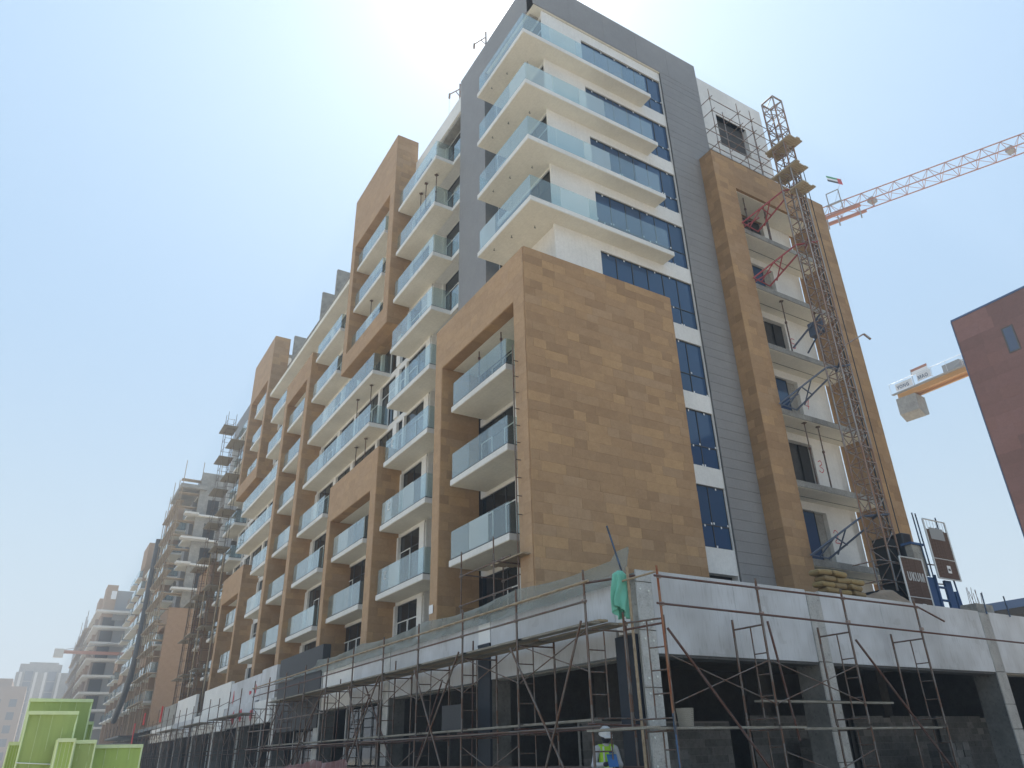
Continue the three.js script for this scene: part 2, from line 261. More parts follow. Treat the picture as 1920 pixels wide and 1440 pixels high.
    white.push(bx(14.08, 14.3, 18.5, T(5) + 0.1, c0, c1));
    // end wall
    if (s) white.push(bx(13.5, 30, 4.8, 35.8, -82.0, -81.65));
  }
  // middle frame F4 and its balconies, roof slab over the middle, terrace fins
  stoneFrame(root, -53.75, -47.2, 4.8, 28.05, -53.05, -47.95, 4.8, 26.2, hi);
  for (let n = 1; n <= 6; n++) balcony(root, -53.0, -49.0, T(n), hi ? {} : { merge: true, xf: 11.5 });
  part('roof_slab', bx(12.42, 16, T(8) - 0.12, T(8) + 0.22, -60.9, -40.0), M.soffit, root);
  for (const z of [-48.4, -52.1, -60.2, -64.0]) part('terrace_fin', bx(13.75, 16.4, T(8) + 0.22, z < -60 ? 36.6 : 36.7, z - 0.25, z), M.conc, root);
  white.push(bx(16.4, 16.7, T(8), 34.2, -61, -40), bx(29.6, 30.05, 4.8, 35.8, -81.6, -19.45));
  part('roof_slab', bx(13.6, 30, 33.5, 33.7, -82, -19.5), M.conc, root);
  // corner balconies wrapping the near corner, levels 5 to 8
  for (let n = 5; n <= 8; n++) {
    const t = T(n), c = part('corner_balcony', [bx(12.4, 14.1, t - 0.08, t + 0.14, -22.62, -18.35), bx(14.1, 19.82, t - 0.08, t + 0.14, -19.1, -18.35)], M.slabEdge, root);
    part('soffit', [bx(12.42, 14.1, t - 0.1, t - 0.0815, -22.6, -18.37), bx(14.1, 19.8, t - 0.1, t - 0.0815, -19.08, -18.37)], M.soffit, c);
    if (!hi) continue;
    for (let i = 0; i < 3; i++) part('glass_panel', bx(12.45, 12.468, t + 0.14, t + 1.24, -22.5 + i * 1.37, -22.5 + (i + 1) * 1.37 - 0.018), someGlass(), c);
    for (let i = 0; i < 5; i++) part('glass_panel', bx(12.47 + i * 1.43, 12.47 + (i + 1) * 1.43 - 0.018, t + 0.14, t + 1.24, -18.418, -18.4), someGlass(), c);
    part('glass_panel', bx(12.5, 14.0, t + 0.14, t + 1.24, -22.57, -22.552), M.glass, c);
    for (const [x, z] of [[12.9, -20.6], [13.4, -19.6], [12.7, -21.7]]) part('soffit_hook', [tube([x, t - 0.1, z], [x, t - 0.2, z], 0.012), bx(x - 0.04, x + 0.04, t - 0.215, t - 0.2, z - 0.015, z + 0.015)], M.channel, c);
  }
  part('ceiling', [bx(13.5, 14.08, 33.66, 33.699, -23.6, -19.0), bx(14.08, 21.44, 33.66, 33.699, -19.07, -18.99)], M.soffit, root);
  // near end wall (looking to +z)
  const st = [], zf = -19.08;
  white.push(bx(14.0, 16.3, 4.8, 33.66, zf - 0.1, zf), bx(16.3, 21.4, 33.05, 33.66, zf - 0.3, zf), bx(21.4, 21.45, 4.8, 33.66, zf - 0.3, zf), bx(16.3, 19.6, 4.8, 7.4, zf - 0.3, zf));
  for (let n = 1; n <= 8; n++) {
    windowUnit(root, 'z', 16.3, 21.4, T(n) + 0.2, T(n) + 2.62, zf, { glass: M.blueGlass, pitch: 0.85, transom: 0.36, merge: !hi, stickers: hi ? st : null });
    white.push(bx(16.3, 21.4, T(n) - (n > 1 ? 0.58 : 0.75), T(n) + 0.2, zf - 0.3, zf));
  }
  if (st.length) part('protective_tape', st, M.paper, root, { kind: 'stuff' });
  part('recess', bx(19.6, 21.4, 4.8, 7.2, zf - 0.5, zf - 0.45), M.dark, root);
  const gl = part('grey_frame', [bx(21.45, 24.25, 4.8, 33.7, zf - 0.4, -19.0), bx(13.43, 24.25, 33.7, 35.8, zf - 0.4, -18.98)], M.greyGap, root);
  gl.position.z = -0.0; 
  { let k = 0; const pr = hi ? 0.42 : 3; for (let y = 4.8; y < 33.65; y += pr) { const g = bx(21.44, 24.26, y + 0.006, Math.min(y + pr, 33.7) - 0.006, -19.0, -18.975 + (k++ % 3) * 0.002); part('panel', g, M.grey, gl); } for (let x = 13.43; x < 24.2; x += 2.165) part('panel', bx(x + 0.004, Math.min(24.26, x + 2.165) - 0.004, 33.69, 35.81, -18.98, -18.965), M.grey, gl); }
  // stone plate of the corner frame, tiles one by one
  const plate = part('stone_frame', bx(12.23, 19.5, 4.8, 18.64, -19.05, -18.72), hi ? M.stoneCore : M.tanPlaster, root);
  if (hi) {
    const t = []; tiledStone('z', 12.21, 19.52, 4.8, 18.65, -18.72, t, null, 0.03, 0.355, 0.98);
    t.reverse(); t.slice(0, 300).forEach(g => part('tile', g, M.stone, plate)); if (t.length > 300) part('tile', t.slice(300), M.stone, plate, { kind: 'stuff' });
  }
  // portal on the end wall with raw balconies
  const pz = -18.195, pt = [], portal = part('stone_frame', [bx(23.32, 24.65, 4.8, 26.55, -19.4, pz), bx(30.35, 31.82, 4.8, 26.55, -19.6, pz), bx(23.32, 31.82, 26.55, 28.45, -19.6, pz)], hi ? M.stoneCore : M.tanPlaster, root);
  if (hi) {
    tiledStone('z', 23.3, 24.66, 4.8, 26.55, pz, pt); tiledStone('z', 30.34, 31.84, 4.8, 26.55, pz, pt); tiledStone('z', 23.3, 31.84, 26.55, 28.46, pz, pt);
    for (let y = 4.8, j = 0; y < 28.4; y += 0.36, j++) for (const [z0, z1] of j % 2 ? [[-18.97, pz]] : [[-18.97, -18.6], [-18.6, pz]]) pt.push(tint(bx(23.296, 23.32, y + 0.003, Math.min(y + 0.36, 28.45) - 0.003, z0 + 0.003, z1 - 0.003), [rr(0.72, 1.02)].flatMap(k => [k, k * 0.98, k * 0.95])));
    part('tile', pt, M.stone, portal, { kind: 'stuff' }); part('ceiling', bx(24.68, 30.33, 26.51, 26.545, -19.44, pz - 0.12), M.soffit, portal);
  }
  const rz = -19.45, dr = [];
  white.push(bx(24.3, 30.05, 28.0, 31.2, rz - 0.3, rz), bx(24.3, 25.95, 31.2, 33.5, rz - 0.3, rz), bx(28.35, 30.05, 31.2, 33.5, rz - 0.3, rz), bx(24.3, 30.05, 33.5, 35.8, rz - 0.3, rz));
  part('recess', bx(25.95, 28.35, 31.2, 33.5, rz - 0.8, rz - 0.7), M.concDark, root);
  windowUnit(root, 'z', 26.3, 28.35, 31.25, 33.4, rz - 0.45, { frame: M.darkAlu, pitch: 0.7, glass: M.farGlass, merge: true });
  for (let n = 0; n <= 7; n++) {
    const t = T(n);
    white.push(bx(24.65, 25.3, t, t + 2.62, rz - 0.25, rz), bx(27.95, 30.05, t, t + 2.62, rz - 0.25, rz), bx(24.65, 30.05, t + 2.62, t + 3.2, rz - 0.25, rz));
    if (n > 0) {
      const sl = part('balcony', bx(24.66, 30.34, t - 0.2, t + 0.06, rz, pz + 0.01), M.conc, root); part('soffit', bx(24.68, 30.34, t - 0.22, t - 0.2015, rz, pz - 0.03), M.soffit, sl);
      if (hi) part('crack_line', bx(24.7, 29.9, t - 0.235, t - 0.221, rz + 0.42, rz + 0.44), M.concDark, sl);
      if (n % 2 || n === 5) windowUnit(root, 'z', 25.3, 27.3, t + 0.06, t + 2.6, rz - 0.05, { glass: M.blueGlass, pitch: 1.0, merge: true });
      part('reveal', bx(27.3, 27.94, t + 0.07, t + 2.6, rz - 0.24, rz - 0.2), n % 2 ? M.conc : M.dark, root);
    }
  }
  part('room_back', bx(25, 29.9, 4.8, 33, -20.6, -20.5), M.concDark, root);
  part('wall', white, hi ? M.white : M.conc, root);
  return root;
}
const main = tower('tan and white apartment block on the corner with blue end windows', 0, true);

// red site numbers sprayed beside the end balconies
{
  const stroke = pts => new THREE.TubeGeometry(new THREE.CatmullRomCurve3(pts.map(p => V(p[0], p[1], 0))), 24, 0.02, 5, false);
  const digits = { 2: [[0, 0.42], [0.12, 0.56], [0.28, 0.48], [0.22, 0.25], [0, 0.02], [0.16, 0.0], [0.42, 0.02]], 3: [[0.02, 0.5], [0.2, 0.58], [0.26, 0.42], [0.08, 0.3], [0.3, 0.18], [0.16, 0.0], [-0.02, 0.08]], 4: [[0.3, 0.1], [0.02, 0.14], [0.16, 0.32], [0.34, 0.5], [0.24, 0.2], [0.2, -0.05]], 5: [[0.3, 0.56], [0.06, 0.54], [0.04, 0.3], [0.26, 0.28], [0.24, 0.05], [0, 0.02]] };
  [[1, 2], [2, 3], [3, 4], [4, 5]].forEach(([n, d]) => { const g = stroke(digits[d]); g.scale(1, 1, 0.25); g.translate(28.15, T(n) + 1.35, -19.443); part('painted_number', g, M.redPaint, main); });
}
// roof davits on the grey frame
for (const [z, y] of [[-23.8, 35.8], [-26.85, 34.8]]) part('roof_davit', [tube([13.6, y, z], [13.6, y + 1.35, z], 0.05), tube([13.6, y + 0.95, z], [13.55, y + 1.7, z - 1.25], 0.035), tube([13.6, y + 0.35, z], [13.57, y + 1.25, z - 0.5], 0.03), tube([13.55, y + 1.75, z - 1.25], [13.55, y + 1.4, z - 1.28], 0.06), tube([13.55, y + 1.4, z - 1.28], [13.55, y - 1.6, z - 1.28], 0.008, 4)], M.hoist, main);
// notice pasted on the foot of the corner frame
part('notice', bx(12.165, 12.172, 6.34, 6.66, -26.06, -25.72), M.paper, main);

// ------------------------------------------------------------ podium of shops (part of the same block)
{
  const XP = 10.6, ZP = -12.3, fz = [], L = (n, g, m, o) => part(n, g, m, main, o);
  for (const [a, b] of [[11.05, 13.55], [13.555, 16.12], [16.64, 19.1], [19.105, 21.6], [21.605, 23.95], [24.5, 27.2], [27.205, 30], [30.005, 33]]) L('fascia_panel', bx(a, b, 3.4, 5.12, ZP - 0.25, ZP + rr(-0.004, 0.004)), M.podium);
  for (const [a, b] of [[-18.6, -13.1], [-25.75, -19.3], [-29.4, -26.3], [-33.2, -29.405]]) L('fascia_panel', bx(XP, XP + 0.25, 3.4, 5.09, a, b), a === -33.2 ? M.white : M.podium);
  L('fascia_panel', bx(XP + 0.02, XP + 0.26, 3.9, 5.06, -13.1, -12.56), M.white);
  L('beam', [bx(XP + 0.25, XP + 0.6, 3.37, 5.0, -33.2, -12.7), bx(XP + 0.6, 33, 3.37, 5.0, ZP - 0.6, ZP - 0.25)], M.conc);
  L('deck', bx(XP + 0.3, 33, 4.5, 4.8, -98, ZP - 0.3), M.conc);
  // corner pier: navy stone to the street, foil-faced boards to the end
  L('column', bx(XP + 0.03, 11.02, 0.2, 5.05, -13.08, ZP - 0.03), M.conc);
  L('column_cladding', bx(XP - 0.03, XP + 0.03, 0.2, 3.78, -13.12, -12.42), M.navy);
  L('angle_bracket', [bx(XP - 0.02, XP + 0.028, 3.82, 4.02, -12.98, -12.5), bx(XP - 0.03, XP - 0.015, 3.85, 3.98, -12.62, -12.58), bx(XP - 0.03, XP - 0.015, 3.85, 3.98, -12.9, -12.86)], M.whiteAlu);
  for (const [x, y0, y1] of [[XP, 4.86, 5.1], [XP, 3.86, 4.84], [XP, 2.74, 3.84], [XP, 2.02, 2.72], [XP, 1.2, 1.92], [XP, 0.2, 1.18]]) {
    const b = L('foil_board', bx(x + rr(0, 0.02), 11.03, y0, y1, ZP - 0.03, ZP + 0.012), M.foil);
    for (const [fx, fy] of [[0.1, 0.15], [0.33, 0.18], [0.1, 0.85], [0.33, 0.82]]) if (y1 - y0 > 0.4) part('fixing', new THREE.CylinderGeometry(0.022, 0.022, 0.012, 10).rotateX(Math.PI / 2).translate(x + fx, y0 + (y1 - y0) * fy, ZP + 0.018), M.silver, b);
  }
  for (const [x0, x1] of [[16.12, 16.64], [23.95, 24.48], [30.2, 30.7]]) {
    L('column', bx(x0 + 0.03, x1 - 0.02, 0.2, 5.0, ZP - 0.7, ZP - 0.02), M.concMid);
    for (const [y0, y1, m] of [[3.42, 5.08, M.foil], [2.55, 3.4, M.foil], [1.9, 2.53, M.foil], [1.25, 1.88, M.foil], [0.2, 1.23, M.foil]]) L('foil_board', bx(x0 + rr(0, 0.03), x1 - rr(0, 0.02), y0, y1, ZP - 0.02, ZP + 0.015), m);
  }
  for (const [z0, z1, m, y1] of [[-19.28, -18.62, M.navy, 4.3], [-26.28, -25.78, M.foil, 5.1], [-33.95, -33.25, M.foil, 5.1], [-40.95, -40.3, M.foil, 4.4], [-48.4, -47.8, M.conc, 4.3], [-55.5, -54.9, M.foil, 4.3], [-62.6, -62, M.conc, 4.3], [-70, -69.4, M.conc, 4.3], [-77, -76.4, M.conc, 4.3]]) {
    L('column', bx(XP + 0.03, XP + 0.62, 0.2, 4.6, z0 + 0.02, z1 - 0.02), M.concMid);
    if (m === M.navy) { L('column_cladding', bx(XP - 0.04, XP + 0.03, 0.2, y1, z0, z1), m); L('fascia_panel', bx(XP - 0.02, XP + 0.1, 4.36, 4.9, z0, z1), M.whiteAlu); L('ledge', bx(XP - 0.05, XP + 0.1, 4.3, 4.355, z0, z1), M.navy); }
    else for (let y = 0.2; y < y1 - 0.05; y += 0.98) L('foil_board', bx(XP - 0.015, XP + 0.03, y, Math.min(y1, y + 0.97), z0, z1), m === M.conc ? M.conc : M.foil);
  }
  // black stone wall rising past the fascia, shop boards further along
  for (let i = 0; i < 4; i++) L('dark_panel', bx(XP - 0.06, XP + 0.3, 2.75, 5.2, -40.2 + i * 1.7, -40.2 + (i + 1) * 1.7 - 0.008), M.black);
  for (let i = 0; i < 4; i++) L('dark_panel', bx(XP - 0.05, XP + 0.3, 5.21, 6.1, -40.2 + i * 1.7, -40.2 + (i + 1) * 1.7 - 0.008), M.black);
  const tan = [[-44.0, -40.95, 4.4, 6.0, M.podium], [-51.4, -44.05, 4.5, 5.85, M.podium], [-60, -51.6, 4.5, 6.05, M.white], [-71.5, -63.2, 4.4, 6.1, M.white], [-79, -72, 4.3, 6.0, M.conc], [-44.2, -40.95, 3.3, 4.38, M.white], [-51.8, -44.25, 3.3, 4.46, M.podium], [-62, -52, 3.25, 4.46, M.white], [-71, -62.6, 3.25, 4.36, M.podium], [-84, -71.2, 3.2, 4.3, M.white]];
  tan.forEach(([a, b, y0, y1, m], k) => { const n = Math.ceil((b - a) / 3.8); for (let i = 0; i < n; i++) L('fascia_panel', bx(XP - (k > 4 ? 0.14 : 0), XP + 0.2, y0, y1, a + (b - a) * i / n + 0.004, a + (b - a) * (i + 1) / n - 0.004), m); });
  const smear = (z, y, w, h) => { const s = new THREE.Shape(); for (let i = 0; i < 14; i++) { const a = i / 14 * 2 * Math.PI, q = rr(0.55, 1); s[i ? 'lineTo' : 'moveTo'](Math.cos(a) * w * q, Math.sin(a) * h * q); } const g = new THREE.ExtrudeGeometry(s, { depth: 0.004, bevelEnabled: false }); g.rotateY(-Math.PI / 2).translate(XP - (y < 4.4 ? 0.145 : 0.008), y, z); return g; };
  for (const g of [smear(-45, 5.1, 0.16, 0.3), smear(-46.2, 5.0, 0.3, 0.16), smear(-47.4, 3.9, 0.5, 0.4), smear(-49.2, 3.85, 0.7, 0.45), smear(-50.4, 5.0, 0.2, 0.5), smear(-42.2, 5.2, 0.1, 0.25), smear(-44.8, 3.8, 0.5, 0.4)]) part('red_paint', g, M.redPaint, main);
  // ends of shop interior: slabs, cross walls, blockwork
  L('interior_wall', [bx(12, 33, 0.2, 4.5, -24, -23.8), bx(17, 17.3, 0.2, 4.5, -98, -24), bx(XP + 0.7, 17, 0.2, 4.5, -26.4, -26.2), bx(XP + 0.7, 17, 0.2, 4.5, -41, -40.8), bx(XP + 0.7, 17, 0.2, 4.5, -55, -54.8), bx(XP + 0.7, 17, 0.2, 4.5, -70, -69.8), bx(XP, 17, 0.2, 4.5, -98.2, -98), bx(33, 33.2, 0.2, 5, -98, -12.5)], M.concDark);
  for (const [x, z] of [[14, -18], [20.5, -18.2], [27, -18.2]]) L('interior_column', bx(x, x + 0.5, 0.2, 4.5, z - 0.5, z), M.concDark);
  for (const z of [-28, -29.7, -31.4, -35.5, -37, -38.6, -43, -45, -57, -59]) L('shop_mullion', bx(XP + 0.5, XP + 0.56, 0.2, 3.4, z - 0.03, z + 0.03), M.alu); for (const z of [-31.4, -38.6, -45]) L('shop_transom', bx(XP + 0.49, XP + 0.55, 2.2, 2.25, z + 0.04, z + 3.0), M.alu);
  for (const [a, b] of [[-31.4, -28], [-38.6, -35.5]]) L('shop_glazing', bx(XP + 0.57, XP + 0.59, 0.3, 3.3, a, b), M.darkGlass);
  const bw = (name, x0, x1, z, rowsTop, yTop) => {
    const w = L(name, bx(x0, x1, 0.2, yTop - 0.005, z - 0.2, z - 0.006), M.mortar), rest = [];
    for (let j = 0, y = 0.2; y < yTop - 0.1; j++, y += 0.205) for (let x = x0 - (j % 2) * 0.2; x < x1 - 0.05; x += 0.405) {
      const a = Math.max(x, x0), b = Math.min(x + 0.397, x1); if (b - a < 0.06) continue; if (rnd() < 0.02 && y > 1.8) continue;
      const g = bx(a, b, y, y + 0.197, z - 0.1, z + rr(-0.004, 0.012)); if (y > 1.15) part('block', g, M.block[Math.floor(rnd() * 4)], w); else rest.push(g);
    }
    if (rest.length) part('block', rest, M.block[0], w, { kind: 'stuff' });
  };
  bw('block_wall', 12.3, 17.6, -16.9, 6, 2.3); bw('block_wall', 18.5, 22.9, -16.9, 6, 2.42); bw('block_wall', 23.3, 27.7, -16.9, 6, 2.4); bw('block_wall', 28, 32.5, -16.9, 6, 2.4);
  L('lintel', [bx(11.02, 16.1, 3.34, 3.395, ZP - 0.5, ZP - 0.02), bx(16.66, 23.9, 3.34, 3.395, ZP - 0.5, ZP - 0.02)], M.concDark);
  for (const [x, z, h] of [[13.2, -15.2, 1.5], [19.8, -15.6, 1.7], [25.2, -15, 1.45]]) { const st = L('block_stack', bx(x, x + 1.1, 0.2, 0.34, z - 0.8, z), M.woodGrey); for (let j = 0; j * 0.205 + 0.34 < h; j++) for (let k = 0; k < 3; k++) part('block', bx(x + k * 0.37 + rr(0, 0.02), x + k * 0.37 + 0.355, 0.345 + j * 0.205, 0.345 + j * 0.205 + 0.2, z - 0.75, z - rr(0, 0.05)), M.block[(j + k) % 4], st); }
  // starter column with bars on the parapet
  const sc = L('starter_column', bx(24.55, 25.5, 4.8, 5.45, ZP - 0.8, ZP - 0.3), M.conc), bars = []; for (let i = 0; i < 9; i++) bars.push(tube([24.6 + i * 0.1, 5.4, ZP - 0.5], [24.58 + i * 0.11 + rr(-0.05, 0.05), 5.75 + rr(0, 0.25), ZP - 0.5 + rr(-0.1, 0.1)], 0.008, 4));
  part('reinforcing_bar', bars, M.rust, sc, { kind: 'stuff' });
  part('post', tube([24.33, 5.05, ZP + 0.05], [24.38, 5.68, ZP + 0.05], 0.022), M.bluePole, sc); part('post', tube([25.65, 5.05, ZP + 0.05], [25.62, 5.68, ZP + 0.05], 0.022), M.bluePole, sc);
}
// ------------------------------------------------------------ tube scaffolds
// a welded frame in the plane across the facade: outer leg at o, inner leg at i (both [x, z]), ladder strip beside the outer leg
function ladderFrame(parent, o, i, y0, y1, mat, top = y1) {
  const at = (k, y) => [o[0] + (i[0] - o[0]) * k, y, o[1] + (i[1] - o[1]) * k], g = [tube(at(0, y0), at(0, top), 0.027), tube(at(1, y0), at(1, y1 + 0.16), 0.027), tube(at(0, y1 - 0.06), at(1, y1 - 0.06), 0.02)];
  g.push(tube(at(0.42, y0 + 0.12), at(0.42, y1 - 0.06), 0.016), tube(at(0, y0 + 0.12), at(1, y0 + 0.12), 0.016));
  for (let y = y0 + 0.55; y < y1 - 0.3; y += 0.42) g.push(tube(at(0, y), at(0.42, y), 0.014));
  return part('frame', g, mat, parent);
}
function coupler(p) { return new RoundedBoxGeometry(0.09, 0.075, 0.085, 1, 0.012).translate(...p); }
function railing(parent, a, b, mat, posts, r = 0.024) { const t = part('guard_rail', tube(a, b, r), mat, parent); const c = posts.map(coupler); if (c.length) part('coupler', c, M.hoist, t, { kind: 'stuff' }); return t; }
function plank(parent, x0, x1, y, z0, z1, m = M.wood, tilt = 0) { const p = part('plank', bx(x0, x1, y, y + 0.045, z0, z1), m, parent); p.rotation.z = tilt; return p; }
{ // along the end wall of the podium
  const s = thing('tube_scaffold', 'tube scaffold with rust red rails before the white fascia of the end wall', 'scaffold'), zo = -11.3, zi = -12.15, xs = [10.35, 13.2, 16.13, 19.05];
  xs.forEach((x, k) => {
    if (k) { ladderFrame(s, [x, zo], [x, zi], 2.0, 4.02, M.steel, 4.95); ladderFrame(s, [x + 0.02, zo], [x + 0.02, zi], 0.2, 1.97, M.steel); }
    else { part('post', tube([x, 2.2, zo], [x - 0.02, 4.95, zo], 0.026), M.orangeRust, s); part('post', tube([x + 0.02, 0.2, zo], [x, 2.2, zo], 0.026), M.bluePole, s); ladderFrame(s, [x + 0.02, zo], [x + 0.02, zi], 0.2, 1.97, M.steel); ladderFrame(s, [x + 0.01, zo + 0.005], [x - 0.3, zi], 2.0, 3.98, M.steel); }
  });
  for (const [y, x1] of [[4.73, 19.1], [4.19, 26.8]]) railing(s, [10.2, y + 0.0, zo + 0.05], [x1, y - (x1 > 20 ? 0.15 : 0), zo + 0.05], M.rust, xs.map(x => [x, y, zo + 0.02]));
  railing(s, [19.1, 4.73, zo + 0.05], [20.0, 4.42, zo + 0.12], M.rust, []);
  for (const [a, b, y0, y1] of [[10.4, 13.2, 3.22, 2.37], [10.4, 13.2, 2.37, 3.24], [13.25, 16.1, 3.22, 2.42], [13.25, 16.1, 2.4, 3.22], [13.2, 16.1, 1.5, 0.7], [13.2, 16.1, 0.7, 1.5]]) part('brace', tube([a, y0, zo + 0.03 + (y0 > y1 ? 0.02 : 0)], [b, y1, zo + 0.03 + (y0 > y1 ? 0.02 : 0)], 0.013), M.steel, s);
  for (const [a, b, r] of [[[10.38, 3.72, zo + 0.07], [12.75, 1.1, zo + 0.07], 0.027], [[13.26, 4.02, zo + 0.09], [13.97, 1.7, zo - 0.2], 0.026], [[16.2, 3.78, zo + 0.07], [18.9, 0.9, zo + 0.07], 0.027]]) part('raking_tube', tube(a, b, r), M.rust, s);
  plank(s, 10.2, 14.1, 1.93, zo - 0.3, zo - 0.07, M.woodGrey); plank(s, 14.05, 19.2, 1.9, zo - 0.32, zo - 0.09, M.woodGrey); plank(s, 13.4, 18.0, 2.46, zi + 0.1, zi + 0.32, M.woodGrey);
  part('transom', tube([10.32, 4.83, zo], [10.05, 4.76, -12.15], 0.022), M.wood, s); part('transom', tube([10.36, 3.83, zo], [10.1, 3.8, -12.15], 0.022), M.rust, s);
  part('bucket', new THREE.CylinderGeometry(0.17, 0.14, 0.32, 18).toNonIndexed().translate(10.85, 2.14, -11.52), M.woodGrey, s);
}
{ // along the street side
  const s = thing('tube_scaffold', 'long tube scaffold with a plank walkway along the white street fascia', 'scaffold'), xo = 9.45, xi = 10.48;
  const zs = [-12.62, -15.35, -18.1, -20.9, -23.6, -26.4, -29.2, -32, -34.8, -37.6, -40.4];
  zs.forEach((z, k) => { ladderFrame(s, [xo, z], [xi, z], 2.05, 3.9, M.steel, 5.08 + rr(-0.05, 0.05)); ladderFrame(s, [xo - 0.03, z + 0.02], [xi, z + 0.02], 0.2, 2.02, M.steel); });
  for (let k = 0; k < zs.length - 1; k++) {
    const a = zs[k] - 0.02, b = zs[k + 1] + 0.02;
    part('brace', tube([xo + 0.03, 3.83, a], [xo + 0.03, 3.02, b], 0.013), M.steel, s); part('brace', tube([xo + 0.05, 3.02, a], [xo + 0.05, 3.83, b], 0.013), M.steel, s);
    if (k % 2) { part('brace', tube([xo, 1.75, a], [xo, 0.8, b], 0.013), M.steel, s); part('brace', tube([xo + 0.02, 0.8, a], [xo + 0.02, 1.75, b], 0.013), M.steel, s); }
    if (k < 9) for (let j = 0; j < 4; j++) plank(s, xo + 0.06 + j * 0.245, xo + 0.29 + j * 0.245, 3.95 + (j % 2) * 0.006 + (k === 0 && j === 1 ? 0.05 : 0), b - 0.1, a + 0.05 + rr(0, 0.1), j % 2 ? M.wood : M.woodGrey);
  }
  railing(s, [xo - 0.05, 4.77, -12.4], [xo - 0.05, 4.8, -26.4], M.wood, zs.slice(0, 6).map(z => [xo - 0.02, 4.78, z]), 0.03); railing(s, [xo - 0.05, 4.8, -26.4], [xo - 0.05, 4.78, -40.6], M.wood, [], 0.03);
  railing(s, [xo - 0.05, 4.38, -12.5], [xo - 0.05, 4.4, -24.5], M.steel, zs.slice(0, 5).map(z => [xo - 0.02, 4.39, z])); railing(s, [xo - 0.05, 4.4, -24.5], [xo - 0.05, 4.38, -40.4], M.rust, []);
  railing(s, [xo - 0.05, 4.78, -12.9], [10.4, 4.9, -12.05], M.rust, []);
  for (const [z0, y0, z1, y1] of [[-12.66, 4.0, -14.2, 1.2], [-15.5, 3.8, -13.4, 1.2], [-18.12, 4.0, -20.6, 1.2], [-20.9, 3.82, -18.9, 1.2], [-23.62, 3.9, -26.3, 1.1], [-26.4, 3.8, -24.6, 1.2], [-29.2, 3.9, -33.4, 0.8], [-35, 3.9, -38, 0.9]]) part('raking_tube', tube([xo - 0.1, y0, z0], [xo - 0.13, y1, z1], 0.026), M.steel, s);
  for (const [a, b, j] of [[-12.8, -15.6, 0], [-15.5, -20.9, 1], [-20.8, -26.5, 0], [-26.4, -32, 1], [-32, -38, 0]]) plank(s, xo + 0.1 + j * 0.05, xo + 0.36 + j * 0.05, 2.13, b, a, M.woodGrey);
  plank(s, xo - 0.1, xo + 0.2, 1.93, -12.7, -10.9, M.woodGrey);
  zs.forEach((z, k) => { if (k % 2 === 0 && k) part('post', tube([xi - 0.05, 0.2, z - 1.3], [xi - 0.05, 4.6 + rr(-0.3, 0.5), z - 1.3 + rr(-0.1, 0.1)], 0.024), k % 4 ? M.rust : M.steel, s); part('transom', tube([xo - 0.15, 2.07, z + 0.06], [xi + 0.1, 2.07 + rr(-0.04, 0.04), z + 0.06], 0.022), M.rust, s); });
  for (const y of [2.02, 1.3]) for (const x of [xo - 0.05, xi - 0.03]) part('ledger', tube([x, y, -12.3], [x, y + rr(-0.05, 0.05), -40.6], 0.022), x < 10 ? M.steel : M.rust, s);
  for (const [z0, y0, z1, y1] of [[-21.2, 3.6, -23.4, 0.6], [-24, 0.7, -27.5, 3.9], [-30, 0.8, -27, 3.6], [-33, 3.8, -35.6, 0.9], [-36.2, 0.9, -39.6, 3.9], [-38.4, 3.7, -40.8, 0.9]]) part('raking_tube', tube([xi - 0.08, y0, z0], [xi - 0.1, y1, z1], 0.025), M.rust, s);
  for (const [y, z0, z1] of [[3.1, -29, -35.2], [2.75, -33, -40.4], [4.62, -33.5, -40.3]]) part('guard_rail', tube([xo - 0.06, y, z0], [xo - 0.06, y + rr(-0.12, 0.12), z1], 0.023), M.steel, s);
  part('corner_post', tube([10.18, 0.2, -12.02], [10.16, 5.05, -12.02], 0.032), M.wood, s);
}
{ // further along the street, lower and denser
  const s = thing('tube_scaffold', 'far tube scaffold below the shop boards marked with red paint', 'scaffold');
  for (let z = -43.4, k = 0; z > -84; z -= 2.7, k++) {
    ladderFrame(s, [9.5, z], [10.35, z], 2.0, 3.75, M.steel, 4.75 + rr(0, 0.9)); ladderFrame(s, [9.5, z + 0.02], [10.35, z + 0.02], 0.2, 1.97, M.steel);
    part('brace', tube([9.52, 3.7, z], [9.52, 2.3, z - 2.7], 0.014), M.steel, s); part('brace', tube([9.54, 2.3, z], [9.54, 3.7, z - 2.7], 0.014), M.steel, s);
    if (k % 4 !== 3) plank(s, 9.5, 10.3, 3.78, z - 2.75, z, M.woodGrey);
    part('guard_rail', tube([9.46, 4.5, z], [9.46, 4.45 + rr(-0.1, 0.1), z - 2.7], 0.02), M.steel, s);
  }
}
{ // on the podium roof inside the corner frame
  const s = thing('tube_scaffold', 'small tube scaffold standing before the lowest balcony of the corner frame', 'scaffold');
  for (const z of [-22.25, -20.05]) for (const x of [11.55, 13.2]) part('post', tube([x, 4.8, z], [x, 7.8, z]), M.steel, s);
  for (const y of [5.98, 6.95]) for (const x of [11.55, 13.2]) railing(s, [x - 0.04, y, -22.3], [x - 0.04, y, -18.95], M.steel, [[x, y, -22.25], [x, y, -20.05]]);
  for (const z of [-22.25, -20.05]) part('transom', tube([11.5, 7.02, z], [13.3, 7.02, z]), M.steel, s);
  for (let j = 0; j < 4; j++) plank(s, 11.9 + j * 0.26, 12.14 + j * 0.26, 7.05, -20.9 + j * 0.1, -18.9, M.wood);
  part('post', tube([12.0, 4.8, -19.3], [12.0, 14.6, -19.3], 0.024), M.steel, s); for (let y = 8.4; y < 14; y += 0.62) part('rung', tube([12.0, y, -19.3], [12.5, y, -19.3], 0.016), M.steel, s);
}
